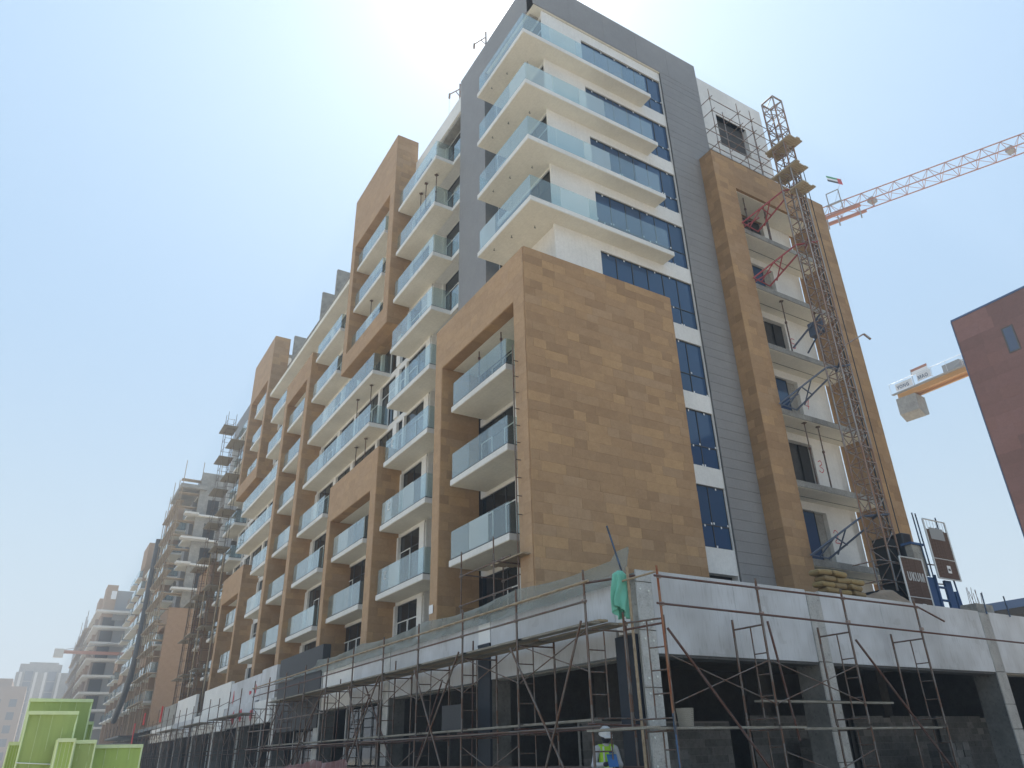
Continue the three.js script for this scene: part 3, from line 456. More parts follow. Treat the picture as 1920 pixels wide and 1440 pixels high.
{ // on top of the stone portal, before the upper white wall
  const s = thing('tube_scaffold', 'tube scaffold on top of the stone portal before the upper white wall', 'scaffold');
  const y0 = 28.46;
  for (const z of [-18.5, -19.25]) for (const x of z > -19 ? [24.45, 26.6, 27.65, 29.0] : [24.4, 26.3, 28.7]) part('post', tube([x, y0, z], [x, 33.5 + (x % 1) * 0.4, z], 0.024), M.hoist, s);
  for (const y of [29.8, 30.9, 32.05, 32.95]) railing(s, [24.35, y, -18.47], [30.2, y, -18.47], M.hoist, [[24.45, y, -18.5], [26.6, y, -18.5], [27.65, y, -18.5]]);
  for (const y of [30.4, 31.5]) part('guard_rail', tube([24.35, y, -19.22], [29.6, y, -19.22]), M.hoist, s);
  for (const x of [24.45, 26.6, 27.65, 29.0]) for (const y of [29.75, 30.95, 32.1, 33.0]) part('transom', tube([x, y, -18.3], [x, y, -19.4], 0.022), M.hoist, s);
}
// slender access towers by the far part of the street front
function accessTower(label, x, z, y0, y1, w = 1.3, boards = 3.4) {
  const s = thing('access_tower', label, 'scaffold', [x, y0, z]), H = y1 - y0;
  for (const [a, b] of [[0, 0], [0.8, 0], [0, w], [0.8, w]]) part('post', tube([a, 0, b], [a, H + rr(0, 1.2), b], 0.026, 5), M.steel, s);
  for (let y = 0.8; y < H; y += 1.05) part('frame', [tube([0, y, 0], [0, y, w], 0.02, 5), tube([0.8, y, 0], [0.8, y, w], 0.02, 5), tube([0, y + 0.1, 0], [0.8, y + 0.1, 0], 0.02, 5), tube([0, y + 0.1, w], [0.8, y + 0.1, w], 0.02, 5)], M.steel, s);
  for (let y = boards; y < H; y += boards) part('plank', bx(-0.4, 1.0, y, y + 0.06, -0.7, w + 0.7), M.woodGrey, s);
  return s;
}
accessTower('tall slender scaffold tower rising to the roof beside the far grey corner', 11.3, -75.6, 5.0, 33.2);
accessTower('scaffold tower reaching the roof terrace between the two far portals', 11.4, -70.6, 5.0, 29.5);
accessTower('low scaffold tower before the farthest low stone frame', 11.4, -79.8, 5.0, 19.5);
{
  const pole = (z, y0, y1, k) => { const m = single('wooden_pole', tube([11.6, y0, z], [11.6, y1, z], 0.07, 7), M.wood, 'pale upright wooden pole before the far low stone frames', 'pole', 'pale poles before the far stone frames'); return m; };
  pole(-66.5, 5, 17.5); pole(-70.2, 5, 18.5); pole(-73.4, 5, 19); pole(-77.6, 5, 16); pole(-80.9, 5, 17);
}
// ------------------------------------------------------------ netting, cloth, boards on the scaffolds
function sheet(w, h, nx, ny, f, thick) { // a closed sheet of cloth: front, back and rim
  const pos = [], idx = [], at = (i, j, s) => { const u = i / nx, v = j / ny, p = f(u, v); return [p[0] + s * thick * p[3], p[1], p[2] + s * thick * p[4]]; };
  for (const s of [1, -1]) for (let j = 0; j <= ny; j++) for (let i = 0; i <= nx; i++) pos.push(...at(i, j, s));
  const N = (nx + 1) * (ny + 1), q = (a, b, c, d) => idx.push(a, b, c, a, c, d), id = (i, j) => j * (nx + 1) + i;
  for (let j = 0; j < ny; j++) for (let i = 0; i < nx; i++) { q(id(i, j), id(i + 1, j), id(i + 1, j + 1), id(i, j + 1)); q(N + id(i, j), N + id(i, j + 1), N + id(i + 1, j + 1), N + id(i + 1, j)); }
  for (let i = 0; i < nx; i++) { q(id(i, 0), N + id(i, 0), N + id(i + 1, 0), id(i + 1, 0)); q(id(i, ny), id(i + 1, ny), N + id(i + 1, ny), N + id(i, ny)); }
  for (let j = 0; j < ny; j++) { q(id(0, j), id(0, j + 1), N + id(0, j + 1), N + id(0, j)); q(id(nx, j), N + id(nx, j), N + id(nx, j + 1), id(nx, j + 1)); }
  const g = new THREE.BufferGeometry(); g.setAttribute('position', new THREE.Float32BufferAttribute(pos, 3)); g.setIndex(idx); g.computeVertexNormals(); g.setAttribute('uv', new THREE.Float32BufferAttribute(new Float32Array(pos.length / 3 * 2), 2)); return g;
}
{
  const net = sheet(1, 1, 180, 8, (u, v) => { const z = -12.35 - u * 28.5, n = noise.noise(z * 0.7, v * 2, 3) * 0.09 + noise.noise(z * 2.3, v * 3, 7) * 0.05, sag = 0.14 * Math.abs(Math.sin(z * 0.55)), top = 5.52 - sag + (z < -34 ? -0.25 : 0) + (u < 0.02 ? 0.15 : 0), bot = z < -33 ? 5.0 : 4.86; return [10.45 + n + v * 0.07, bot + (top - bot) * v, z, 1, 0]; }, 0.003);
  single('debris_net', net, M.net, 'grey green debris net strung along the top of the street fascia', 'net');
  single('leaning_pole', tube([10.42, 4.9, -12.45], [10.1, 6.05, -12.5], 0.022), M.bluePole, 'thin grey pole leaning out above the podium corner', 'pole');
  const cl = sheet(1, 1, 60, 26, (u, v) => { const a = u * Math.PI * 2, fold = 0.05 * Math.sin(u * 38 + 2 * Math.sin(v * 5)) * (0.4 + v), w = 0.155 + 0.05 * Math.sin(v * 3), y = 4.99 - v * (0.86 + 0.12 * Math.sin(u * 9 + 1)); const top = v < 0.1 ? v / 0.1 : 1; return [10.08 + Math.cos(a) * (w + fold) * (0.35 + 0.65 * top) - 0.05 * v, y, -12.16 + Math.sin(a) * (0.075 + fold * 0.6) * (0.3 + 0.7 * top), Math.cos(a), Math.sin(a)]; }, 0.006);
  single('hanging_cloth', cl, M.mint, 'mint green cloth hanging in folds at the podium corner', 'cloth');
  const b = single('leaning_board', bx(0, 1.18, 0, 0.62, -0.02, 0.02), M.black, 'dark board standing on the lower plank by the navy pier', 'board'); b.position.set(9.9, 2.18, -18.95); b.rotation.set(0, Math.PI / 2, 0.02, 'YXZ');
  const rn = sheet(1, 1, 160, 14, (u, v) => { const z = -25 - u * 9, n = noise.noise(z * 0.8, v * 2, 1) * 0.14 + noise.noise(z * 4, v * 3, 4) * 0.09 + noise.noise(z * 9, v * 5, 6) * 0.04; const top = 1.55 - (u > 0.5 ? (u - 0.5) * 0.7 : 0) + 0.07 * noise.noise(z * 1.7, 2, 2) - 0.09 * Math.abs(Math.sin(z * 1.1)); return [9.0 + n, 0.25 + (top - 0.25) * v, z, 1, 0]; }, 0.003);
  single('barrier_net', rn, M.redNet, 'faded red barrier net sagging low before the dark shops', 'net');
  const pc = (label, z, y0, y1, x = 9.42) => { const g = sheet(1, 1, 12, 10, (u, v) => { const w = 0.28 * (0.5 + 0.6 * v); return [x + 0.05 * Math.sin(u * 9 + v * 4), y1 + (y0 - y1) * v, z + (u - 0.5) * w * 2 + 0.1 * v, 1, 0.1]; }, 0.01); single('red_cloth', g, M.red, label, 'cloth'); };
  pc('red cloth tied upright at the far end of the podium', -81.5, 4.7, 5.7); pc('long red cloth leaning at the end of the far scaffold', -88, 3.3, 5.1); pc('short red cloth on the last shop board', -71, 4.5, 5.7);
  const pl = thing('loading_platform', 'dark cantilever platform past the end of the podium', 'platform', [10.4, 3.9, -98]); part('deck', bx(-2.2, 1.2, 0, 0.15, -5, 9), M.darkAlu, pl); for (const z of [-5, -1.5, 2, 5.5, 9]) part('post', tube([-2.1, 0.15, z], [-2.1, 1.1, z], 0.04), M.steel, pl);
}
// ------------------------------------------------------------ steel props on the balconies
{
  const p0 = thing('steel_prop', 'telescopic steel prop standing on a balcony between two slabs', 'prop', [0, 0, 0], 0, 'steel props left standing on the balconies'); scene.remove(p0);
  part('outer_tube', tube([0, 0, 0], [0, 1.75, 0], 0.034), M.steel, p0); part('inner_tube', tube([0, 1.7, 0], [0, 2.9, 0], 0.026), M.steel, p0); part('head_plate', bx(-0.09, 0.09, 2.9, 2.915, -0.09, 0.09), M.steel, p0); part('collar', new THREE.CylinderGeometry(0.055, 0.055, 0.09, 10).toNonIndexed().translate(0, 1.72, 0), M.rust, p0);
  counts.steel_prop = -1;
  const spots = [[12.9, 3, -21.6], [12.9, 3, -23.4], [13.0, 7, -28.4], [12.8, 7, -29.3], [12.9, 7, -30.2], [12.9, 6, -37.3], [12.9, 5, -37.2], [12.9, 4, -36.2], [12.9, 4, -38.4], [12.9, 3, -36.5], [12.9, 3, -38.0], [12.9, 7, -34.9], [25.5, 6, -18.5], [26.9, 6, -18.45], [27.2, 6, -18.6], [26.6, 4, -18.4], [28.9, 4, -18.35], [26.3, 2, -18.4], [27.2, 2, -18.4], [28.9, 5, -18.35]];
  spots.forEach(([x, n, z], k) => { const c = k ? p0.clone() : p0; c.name = numbered('steel_prop'); c.position.set(x, T(n) + (z > -19 ? 0.06 : 0.14), z); c.rotation.y = k; scene.add(c);
    if (z > -19) { c.userData.label = 'telescopic steel prop on the raw slabs inside the stone portal'; c.userData.group = 'steel props inside the stone portal'; } });
}
// ------------------------------------------------------------ podium roof: bags, sand, hoist
{
  const g = new RoundedBoxGeometry(0.62, 0.17, 0.4, 4, 0.075), p = g.attributes.position; for (let i = 0; i < p.count; i++) { const x = p.getX(i), y = p.getY(i), z = p.getZ(i); p.setXYZ(i, x + 0.012 * Math.sin(z * 21), y * (1 - 0.35 * Math.pow(Math.abs(x) / 0.31, 4)) + 0.008 * Math.sin(x * 17 + z * 9), z + 0.01 * Math.sin(x * 14)); } g.computeVertexNormals();
  for (let row = 0; row < 5; row++) for (let k = 0; k < 3; k++) {
    if (row === 4 && k === 2) continue;
    const b = single('cement_bag', g, M.bag[(row + k) % 3], 'tan cement bag in the stack beside the stone portal foot', 'bag', 'cement bags stacked on the podium edge');
    b.position.set(18.25 + k * 0.6 + (row % 2) * 0.16 + rr(-0.05, 0.05), 5.27 + row * 0.165, -13.3 + rr(-0.04, 0.04)); b.rotation.set(rr(-0.05, 0.05), rr(-0.15, 0.15), rr(-0.06, 0.06));
  }
  single('pallet', [bx(17.9, 19.9, 4.8, 5.18, -13.7, -12.9)], M.woodGrey, 'wooden pallet under the stacked cement bags', 'pallet');
  const hp = new THREE.PlaneGeometry(4.6, 2.4, 60, 36).rotateX(-Math.PI / 2), q = hp.attributes.position;
  for (let i = 0; i < q.count; i++) { const x = q.getX(i), z = q.getZ(i), e = Math.max(0, 1 - Math.pow(Math.abs(x) / 2.3, 1.6)) * Math.max(0, 1 - Math.pow(Math.abs(z) / 1.2, 1.8)); q.setY(i, e * (0.95 + 0.25 * noise.noise(x * 0.9 + 3, z, 1) + 0.12 * noise.noise(x * 3, z * 3, 5)) + 0.02 * noise.noise(x * 9, z * 9, 2) * (e > 0 ? 1 : 0)); }
  hp.computeVertexNormals(); hp.translate(21.4, 4.8, -13.7); worldUV(hp); part('sand_heap', hp, M.sandHeap, scene, { kind: 'stuff', label: 'heap of brown sand on the podium roof before the hoist', category: 'sand' });
}
{ // hoist mast: four chords, rings and diagonals, tied back to the slabs
  const h = thing('hoist_mast', 'lattice mast of the builders hoist before the stone portal', 'hoist', [25.95, 4.8, -16]), a = 0.34, H = 26.25, sec = 1.3125, c = [[-a, -a], [a, -a], [a, a], [-a, a]];
  for (const [x, z] of c) part('chord', tube([x, 0, z], [x, H, z], 0.042), M.hoist, h);
  for (let y = 0, k = 0; y < H - 1; y += sec, k++) {
    const g = []; for (let i = 0; i < 4; i++) { const p = c[i], q = c[(i + 1) % 4]; for (const yy of [y + 0.03, y + sec / 2]) g.push(tube([p[0], yy, p[1]], [q[0], yy, q[1]], 0.026, 6)); g.push(tube([p[0], y, p[1]], [q[0], y + sec / 2, q[1]], 0.02, 5), tube([q[0], y + sec / 2, q[1]], [p[0], y + sec, p[1]], 0.02, 5)); }
    part('lattice_section', g, M.hoist, h);
  }
  part('top_ring', c.map((p, i) => tube([p[0], H, p[1]], [c[(i + 1) % 4][0], H, c[(i + 1) % 4][1]], 0.045)), M.hoist, h);
  part('rack', bx(a + 0.06, a + 0.12, 0.4, 22.2, -0.04, 0.06), M.hoist, h); part('cable_guide', tube([0.72, 2.6, 0.0], [0.68, 22.4, 0.0], 0.035), M.darkAlu, h);
  part('cable', tube([0.95, 0.6, 0.2], [0.9, 22, 0.2], 0.02, 5), M.darkAlu, h);
  for (const [n, m] of [[1, M.blueSteel], [3, M.blueSteel], [5, M.redSteel], [6, M.redSteel]]) {
    const y = T(n) - 4.8 + 0.1, z0 = -2.0, up = y + 1.25, tp = [tube([-1.6, y, z0], [-0.34, up, -0.34], 0.04), tube([-0.4, y, z0 - 0.1], [-0.3, up - 0.45, -0.3], 0.04), tube([-1.6, y + 0.02, z0], [-0.4, y + 0.02, z0 - 0.1], 0.03), tube([-1.0, y + 0.58, -1.2], [-0.36, y + 0.35, -1.2], 0.03), tube([-0.75, y + 0.85, -0.85], [-0.34, y + 0.1, -1.7], 0.03), tube([-1.3, y, z0 - 0.3], [-0.5, y + 0.62, z0 + 0.2], 0.035), tube([-1.05, y, z0], [-1.0, y + 0.6, -1.2], 0.03), tube([-0.34, up, -0.34], [0.36, up, 0.36], 0.045), tube([0.34, up, -0.34], [-0.36, up - 0.05, 0.36], 0.045)];
    part('wall_tie', tp, m, h);
  }
  part('wall_tie', [tube([0.34, 13.9, -0.34], [0.2, 12.9, -2.0], 0.045), tube([0.3, 13.3, -0.34], [1.2, 12.9, -2.0], 0.04), bx(0.4, 0.7, 13.1, 13.75, -1.2, -0.5)], M.blueSteel, h);
  part('lamp_arm', [tube([0.35, 11.9, 0.3], [1.25, 12.5, 0.75], 0.03), tube([1.25, 12.5, 0.75], [1.4, 12.2, 0.9], 0.05)], M.hoist, h);
  for (const [y, z0, z1, gap] of [[23.15, -0.7, 0.75, 0], [21.5, -0.68, 0.7, 0], [20.2, 0.1, 0.75, 1]]) for (let j = 0; j < 4; j++) part('plank', bx(-0.45 + j * 0.235, -0.22 + j * 0.235 + (gap ? -0.03 : 0), y + (j % 2) * 0.01, y + 0.07 + (j % 2) * 0.01, z0 - rr(0, 0.15), z1 + rr(0, 0.12)), M.paleWood, h);
  // the drive and its cage at the foot
  part('motor_cage', [bx(-0.25, 0.3, 1.1, 3.6, -0.25, 0.3)], M.dark, h); part('motor_housing', new RoundedBoxGeometry(0.55, 1.5, 0.6, 2, 0.06).translate(0.85, 3.1, 0.2), M.darkAlu, h);
  part('base_frame', bx(-1.4, -0.4, 0.1, 1.6, -0.7, 0.5), M.navy, h);
  for (const y of [1.9, 2.6]) { part('handrail', [tube([-1.4, y, 0.6], [-0.3, y, 0.6]), tube([-1.4, y, -0.5], [-1.4, y, 0.6])], M.hoist, h); part('handrail', tube([0.7, y, 0.9], [2.2, y + 0.15, 0.6]), M.rust, h); }
}
const font = await new FontLoader().loadAsync('fonts/droid/droid_sans_bold.typeface.json');
const words = (t, size, w, depth = 0.01) => { const g = new TextGeometry(t, { font, size, depth, curveSegments: 3, bevelEnabled: false }); g.computeBoundingBox(); const b = g.boundingBox; g.translate(-b.min.x, -b.min.y, 0); g.scale(w / (b.max.x - b.min.x), 1, 1); return g; };
function gate(label, x0, x1, y0, y1, z, text) {
  const g = thing('gate_panel', label, 'gate', [x0, y0, z]), w = x1 - x0, h = y1 - y0, f = 0.035;
  part('frame', [tube([0, 0, 0], [0, h, 0], f), tube([w, 0, 0], [w, h, 0], f), tube([0, h, 0], [w, h, 0], 0.025), tube([0, 0, 0], [w, 0, 0], 0.025), tube([0, h * 0.33, 0], [w, h * 0.33, 0], 0.02)], M.alu, g);
  const n = 8; for (let i = 0; i < n; i++) part('board', bx(f + (w - 2 * f) * i / n + 0.004, f + (w - 2 * f) * (i + 1) / n - 0.004, 0.03, text === 2 ? h * 0.84 - rr(0, 0.04) : h - 0.04, -0.02, 0.005 + rr(0, 0.008)), M.plyBrown, g);
  if (text === 2) { const bars = []; for (let i = 1; i < 7; i++) bars.push(tube([w * i / 7, h * 0.84, 0], [w * i / 7, h, 0], 0.008, 4)); part('mesh_top', bars, M.alu, g, { kind: 'stuff' }); part('sheet', bx(0.2, w - 0.3, h * 0.66, h * 0.86, 0.016, 0.022), M.farGrey, g); }
  else part('lettering', words('UKUM', 0.3, w * 0.72).translate(w * 0.16, h * 0.6, 0.016), M.alu, g);
  const s = part('sticker', bx(w * 0.5, w * 0.66, h * 0.08 + 0.05, h * 0.2 + 0.06, 0.016, 0.02), M.paper, g); part('mark', bx(w * 0.53, w * 0.63, h * 0.12 + 0.05, h * 0.15 + 0.06, 0.0205, 0.022), M.black, s);
}
gate('brown boarded gate panel with white letters behind the sand heap', 24.28, 25.56, 5.3, 7.3, -14.5, 1);
gate('taller brown gate panel with a mesh top above the blue cage', 26.32, 27.68, 6.75, 8.88, -14.48, 2);
{
  const c = thing('hoist_cage', 'blue hoist cage on the podium roof between two brown gates', 'hoist cage', [25.6, 4.8, -14.6]);
  part('cabin', bx(0.02, 0.75, 0.2, 2.0, -0.6, -0.1), M.cabBlue, c); part('hood', bx(-0.05, 0.6, 2.05, 3.1, -0.35, -0.1), M.conc, c); part('roof_rim', bx(-0.12, 0.66, 3.105, 3.18, -0.45, -0.05), M.cabBlue, c);
  part('side_frame', [bx(0.8, 0.9, 0.2, 2.1, -0.14, -0.06), bx(1.35, 1.75, 0.2, 1.95, -0.14, -0.06), bx(1.85, 1.98, 0.2, 1.6, -0.14, -0.06), tube([1.76, 3.9, -0.05], [2.1, 0.2, -0.05], 0.03)], M.cabBlue, c);
  for (const y of [0.75, 1.2, 1.65]) part('crossbar', bx(0.9, 1.35, y, y + 0.07, -0.13, -0.07), M.cabBlue, c);
  part('sticker', bx(0.3, 0.5, 0.85, 0.92, -0.099, -0.09), M.paper, c); part('sticker', bx(0.2, 0.28, 1.55, 1.62, -0.099, -0.09), M.paper, c);
  for (const x of [0.5, 0.7, 1.95]) part('post', tube([x, 2.0, -0.05], [x - 0.06, 4.3, -0.05], 0.025), M.bluePole, c);
}
// ------------------------------------------------------------ person with clipboard
{
  const prs = thing('person', 'person in a white hard hat and lime vest looking down beside the navy corner pier', 'person', [9.98, 0.23, -12.95], -0.35);
  const caps = (list, res, k) => { // smooth union of tapered capsules [ax,ay,az,ra,bx,by,bz,rb] in local metres
    const lo = V(-0.55, -0.05, -0.55), S = 1.95, mc = new MarchingCubes(res, new THREE.MeshStandardMaterial(), false, false, 90000), f = mc.field; mc.isolation = 0;
    for (let z = 0; z < res; z++) for (let y = 0; y < res; y++) for (let x = 0; x < res; x++) {
      const px = (x / res * 2 - 1 + 1) / 2 * S - S / 2, py = y / res * S + lo.y, pz = z / res * S - S / 2; let d = 9;
      for (const c of list) { const vx = c[4] - c[0], vy = c[5] - c[1], vz = c[6] - c[2], t = Math.max(0, Math.min(1, ((px - c[0]) * vx + (py - c[1]) * vy + (pz - c[2]) * vz) / (vx * vx + vy * vy + vz * vz + 1e-9))), e = Math.hypot(px - c[0] - vx * t, py - c[1] - vy * t, (pz - c[2] - vz * t) * (c[8] || 1)) - (c[3] + (c[7] - c[3]) * t), hh = Math.max(0, k - Math.abs(d - e)) / k; d = Math.min(d, e) - hh * hh * k * 0.25; }
      f[x + y * res + z * res * res] = -d;
    }
    mc.update(); const n = mc.count, g = new THREE.BufferGeometry(), P0 = mc.positionArray.slice(0, n * 3), N0 = mc.normalArray.slice(0, n * 3);
    for (let i = 0; i < n; i++) { P0[3 * i] = P0[3 * i] * S / 2; P0[3 * i + 1] = (P0[3 * i + 1] + 1) / 2 * S + lo.y; P0[3 * i + 2] = P0[3 * i + 2] * S / 2; }
    g.setAttribute('position', new THREE.BufferAttribute(P0, 3)); g.setAttribute('normal', new THREE.BufferAttribute(N0, 3)); return g;
  };
  const arm = s => [[s * 0.19, 1.4, 0, 0.065, s * 0.27, 1.12, 0.02, 0.05], [s * 0.27, 1.12, 0.02, 0.048, s * 0.1, 1.14, 0.26, 0.036], [s * 0.1, 1.14, 0.26, 0.034, s * 0.05, 1.15, 0.32, 0.032]];
  const leg = s => [[s * 0.09, 0.92, 0, 0.095, s * 0.11, 0.5, 0.02, 0.065], [s * 0.11, 0.5, 0.02, 0.062, s * 0.12, 0.1, -0.02, 0.042], [s * 0.12, 0.06, -0.03, 0.045, s * 0.14, 0.04, 0.15, 0.035]];
  const fingers = s => [0, 1, 2, 3].map(i => [s * 0.05, 1.175 - i * 0.02, 0.33, 0.011, s * 0.005, 1.18 - i * 0.022, 0.36, 0.009]).concat([[s * 0.06, 1.17, 0.3, 0.012, s * 0.03, 1.2, 0.345, 0.01]]);
  const torso = [[0, 0.95, 0, 0.125, 0, 1.15, 0, 0.13, 1.25], [0, 1.15, 0, 0.13, 0, 1.36, -0.01, 0.135, 1.25], [-0.15, 1.41, -0.01, 0.07, 0.15, 1.41, -0.01, 0.07], [0, 1.45, -0.01, 0.06, 0, 1.55, 0.03, 0.055]];
  const head = [[0, 1.62, 0.06, 0.098, 0, 1.68, 0.05, 0.1], [0, 1.57, 0.11, 0.06, 0, 1.6, 0.1, 0.07], [0, 1.615, 0.155, 0.014, 0, 1.6, 0.178, 0.016]];
  const body = caps([...torso, ...head, ...arm(1), ...arm(-1), ...leg(1), ...leg(-1), ...fingers(1), ...fingers(-1)], 130, 0.035);
  const p = body.attributes.position, col = new Float32Array(p.count * 3);
  for (let i = 0; i < p.count; i++) { const x = p.getX(i), y = p.getY(i), z = p.getZ(i), c = y > 1.5 ? [0.025, 0.025, 0.04] : z > 0.24 && y > 0.9 ? [0.03, 0.03, 0.035] : y < 0.1 ? [0.05, 0.04, 0.03] : y < 0.95 ? [0.05, 0.06, 0.1] : [0.5, 0.5, 0.52]; col.set(c, 3 * i); }
  body.setAttribute('color', new THREE.BufferAttribute(col, 3)); part('body', body, M.body, prs);
  const vest = part('vest', caps([[0, 0.86, 0, 0.155, 0, 1.15, 0, 0.15, 1.25], [0, 1.15, 0, 0.15, 0, 1.34, -0.01, 0.15, 1.25], [-0.12, 1.42, -0.01, 0.075, 0.12, 1.42, -0.01, 0.075]], 100, 0.03), M.vest, prs);
  const band = (y, rx, rz, h) => { const s = new THREE.CylinderGeometry(1, 1, h, 40, 1, true).toNonIndexed(); s.scale(rx, 1, rz); s.translate(0, y, 0); return s; };
  part('reflective_band', band(1.06, 0.157, 0.127, 0.05), M.silver, vest); for (const s of [-1, 1]) part('reflective_band', new RoundedBoxGeometry(0.035, 0.3, 0.012, 1, 0.005).rotateX(-0.06).translate(s * 0.085, 1.3, 0.118), M.silver, vest);
  const hl = [[0.001, 0.145], [0.05, 0.14], [0.09, 0.118], [0.118, 0.08], [0.128, 0.03], [0.13, 0.0], [0.15, -0.012], [0.15, -0.02], [0.126, -0.014], [0.12, 0.0]].map(q => new THREE.Vector2(q[0], q[1])), hat = new THREE.LatheGeometry(hl, 36); hat.scale(0.92, 1, 1.08); hat.rotateX(0.38); hat.translate(0, 1.675, 0.045);
  const he = part('hard_hat', hat, M.helmet, prs); part('peak', new RoundedBoxGeometry(0.17, 0.014, 0.09, 2, 0.006).rotateX(0.5).translate(0, 1.615, 0.2), M.helmet, he);
  const cb = single('clipboard', [new RoundedBoxGeometry(0.2, 0.25, 0.014, 2, 0.006).rotateX(-0.5), bx(-0.05, 0.05, 0.12, 0.15, -0.06, -0.045)], M.blueBoard, 'blue clipboard held by the person in the lime vest', 'clipboard'); cb.position.set(9.98 - Math.sin(0.35) * 0.38, 0.23 + 1.2, -12.95 + Math.cos(0.35) * 0.38); cb.rotation.y = -0.35;
}
// ------------------------------------------------------------ stacked green mesh crates by the road
function crate(label, x0, x1, y1, z, depth, solid) {
  const w = x1 - x0, c = thing('mesh_crate', label, 'crate', [x0, 0, z]), m = solid ? M.limeSolid : M.lime, e = 0.016;
  part('frame', [[0, 0], [w, 0], [0, -depth], [w, -depth]].map(([x, zz]) => tube([x, 0, zz], [x, y1, zz], e, 6)).concat([tube([0, y1, 0], [w, y1, 0], e, 6), tube([0, y1, -depth], [w, y1, -depth], e, 6), tube([0, y1, 0], [0, y1, -depth], e, 6), tube([w, y1, 0], [w, y1, -depth], e, 6)]), M.limeEdge, c);
  const f = (g) => { const p = g.attributes.position; for (let i = 0; i < p.count; i++) { const b = 0.03 * noise.noise(p.getX(i) * 4 + x0 * 9, p.getY(i) * 2.4, p.getZ(i) * 4 + z) + 0.012 * noise.noise(p.getX(i) * 13, p.getY(i) * 8 + x0, z); p.setXYZ(i, p.getX(i) + b, p.getY(i), p.getZ(i) + b); } g.computeVertexNormals(); return g; };
  const pl = (a, b, n) => new THREE.BoxGeometry(a, b, 0.006, n, n, 1);
  part('mesh_side', f(pl(w, y1, 16).translate(w / 2, y1 / 2, -0.003)), m, c); part('mesh_side', f(pl(w, y1, 16).translate(w / 2, y1 / 2, -depth)), m, c);
  part('mesh_side', f(pl(depth, y1, 12).rotateY(Math.PI / 2).translate(0, y1 / 2, -depth / 2)), m, c); part('mesh_side', f(pl(depth, y1, 12).rotateY(Math.PI / 2).translate(w, y1 / 2, -depth / 2)), m, c);
  part('mesh_top', f(pl(w, depth, 10).rotateX(-Math.PI / 2).translate(w / 2, y1, -depth / 2)), M.limeEdge, c);
  part('rim', bx(-0.012, w + 0.012, y1 - 0.03, y1 + 0.02, -0.02, 0.02), M.limeEdge, c);
  part('tie_rope', tube([-0.008, y1 * 0.71, 0.02], [w + 0.008, y1 * 0.69, 0.02], 0.007, 5), M.paper, c);
  for (let k = 1; k < 4; k++) part('strut', tube([w * k / 4 + 0.01, 0, 0.004], [w * k / 4, y1, 0.004], 0.003, 5), M.limeEdge, c);
  return c;
}
crate('tallest green mesh crate at the back of the pile', 0.0, 0.9, 2.56, -15.2, 0.9);
crate('green mesh crate standing before the tallest crate', 0.02, 0.67, 2.31, -14.0, 0.8);
crate('narrow green crate on the right behind the tallest one', 0.9, 1.02, 2.24, -15.8, 0.4, true);
crate('small green crate at the left edge of the pile', -0.13, 0.02, 1.91, -14.6, 0.4, true);
crate('bright solid green crate low in front of the pile', 0.47, 0.68, 1.92, -13.4, 0.5, true);
crate('wrinkled pale green crate right of the bright one', 0.7, 0.97, 1.9, -13.6, 0.5);
crate('long low green crate at the right end of the pile', 0.99, 1.66, 1.84, -14.0, 0.6, true);
// ------------------------------------------------------------ tower cranes
function jib(parent, name, A, B, w, h, n, mat, r) { // triangular lattice from A to B (bottom centre line)
  const a = V(...A), b = V(...B), d = b.clone().sub(a).normalize(), s = V(-d.z, 0, d.x).multiplyScalar(w / 2), g1 = [];
  const at = (k, side) => a.clone().lerp(b, k).add(side ? s.clone().multiplyScalar(side) : V(0, h, 0));
  part(name + '_chord', tube(at(0, 1), at(1, 1), r, 6), mat, parent); part(name + '_chord', tube(at(0, -1), at(1, -1), r, 6), mat, parent); part(name + '_chord', tube(at(0, 0), at(1, 0), r, 6), mat, parent);
  for (let i = 0; i < n; i++) { const k0 = i / n, km = (i + 0.5) / n, k1 = (i + 1) / n; for (const sd of [1, -1]) g1.push(tube(at(k0, sd), at(km, 0), r * 0.5, 4), tube(at(km, 0), at(k1, sd), r * 0.5, 4)); g1.push(tube(at(k0, 1), at(k0, -1), r * 0.5, 4), tube(at(k0, 1), at(k1, -1), r * 0.4, 4)); }
  part(name + '_lattice', g1, mat, parent, { kind: 'stuff' });
}
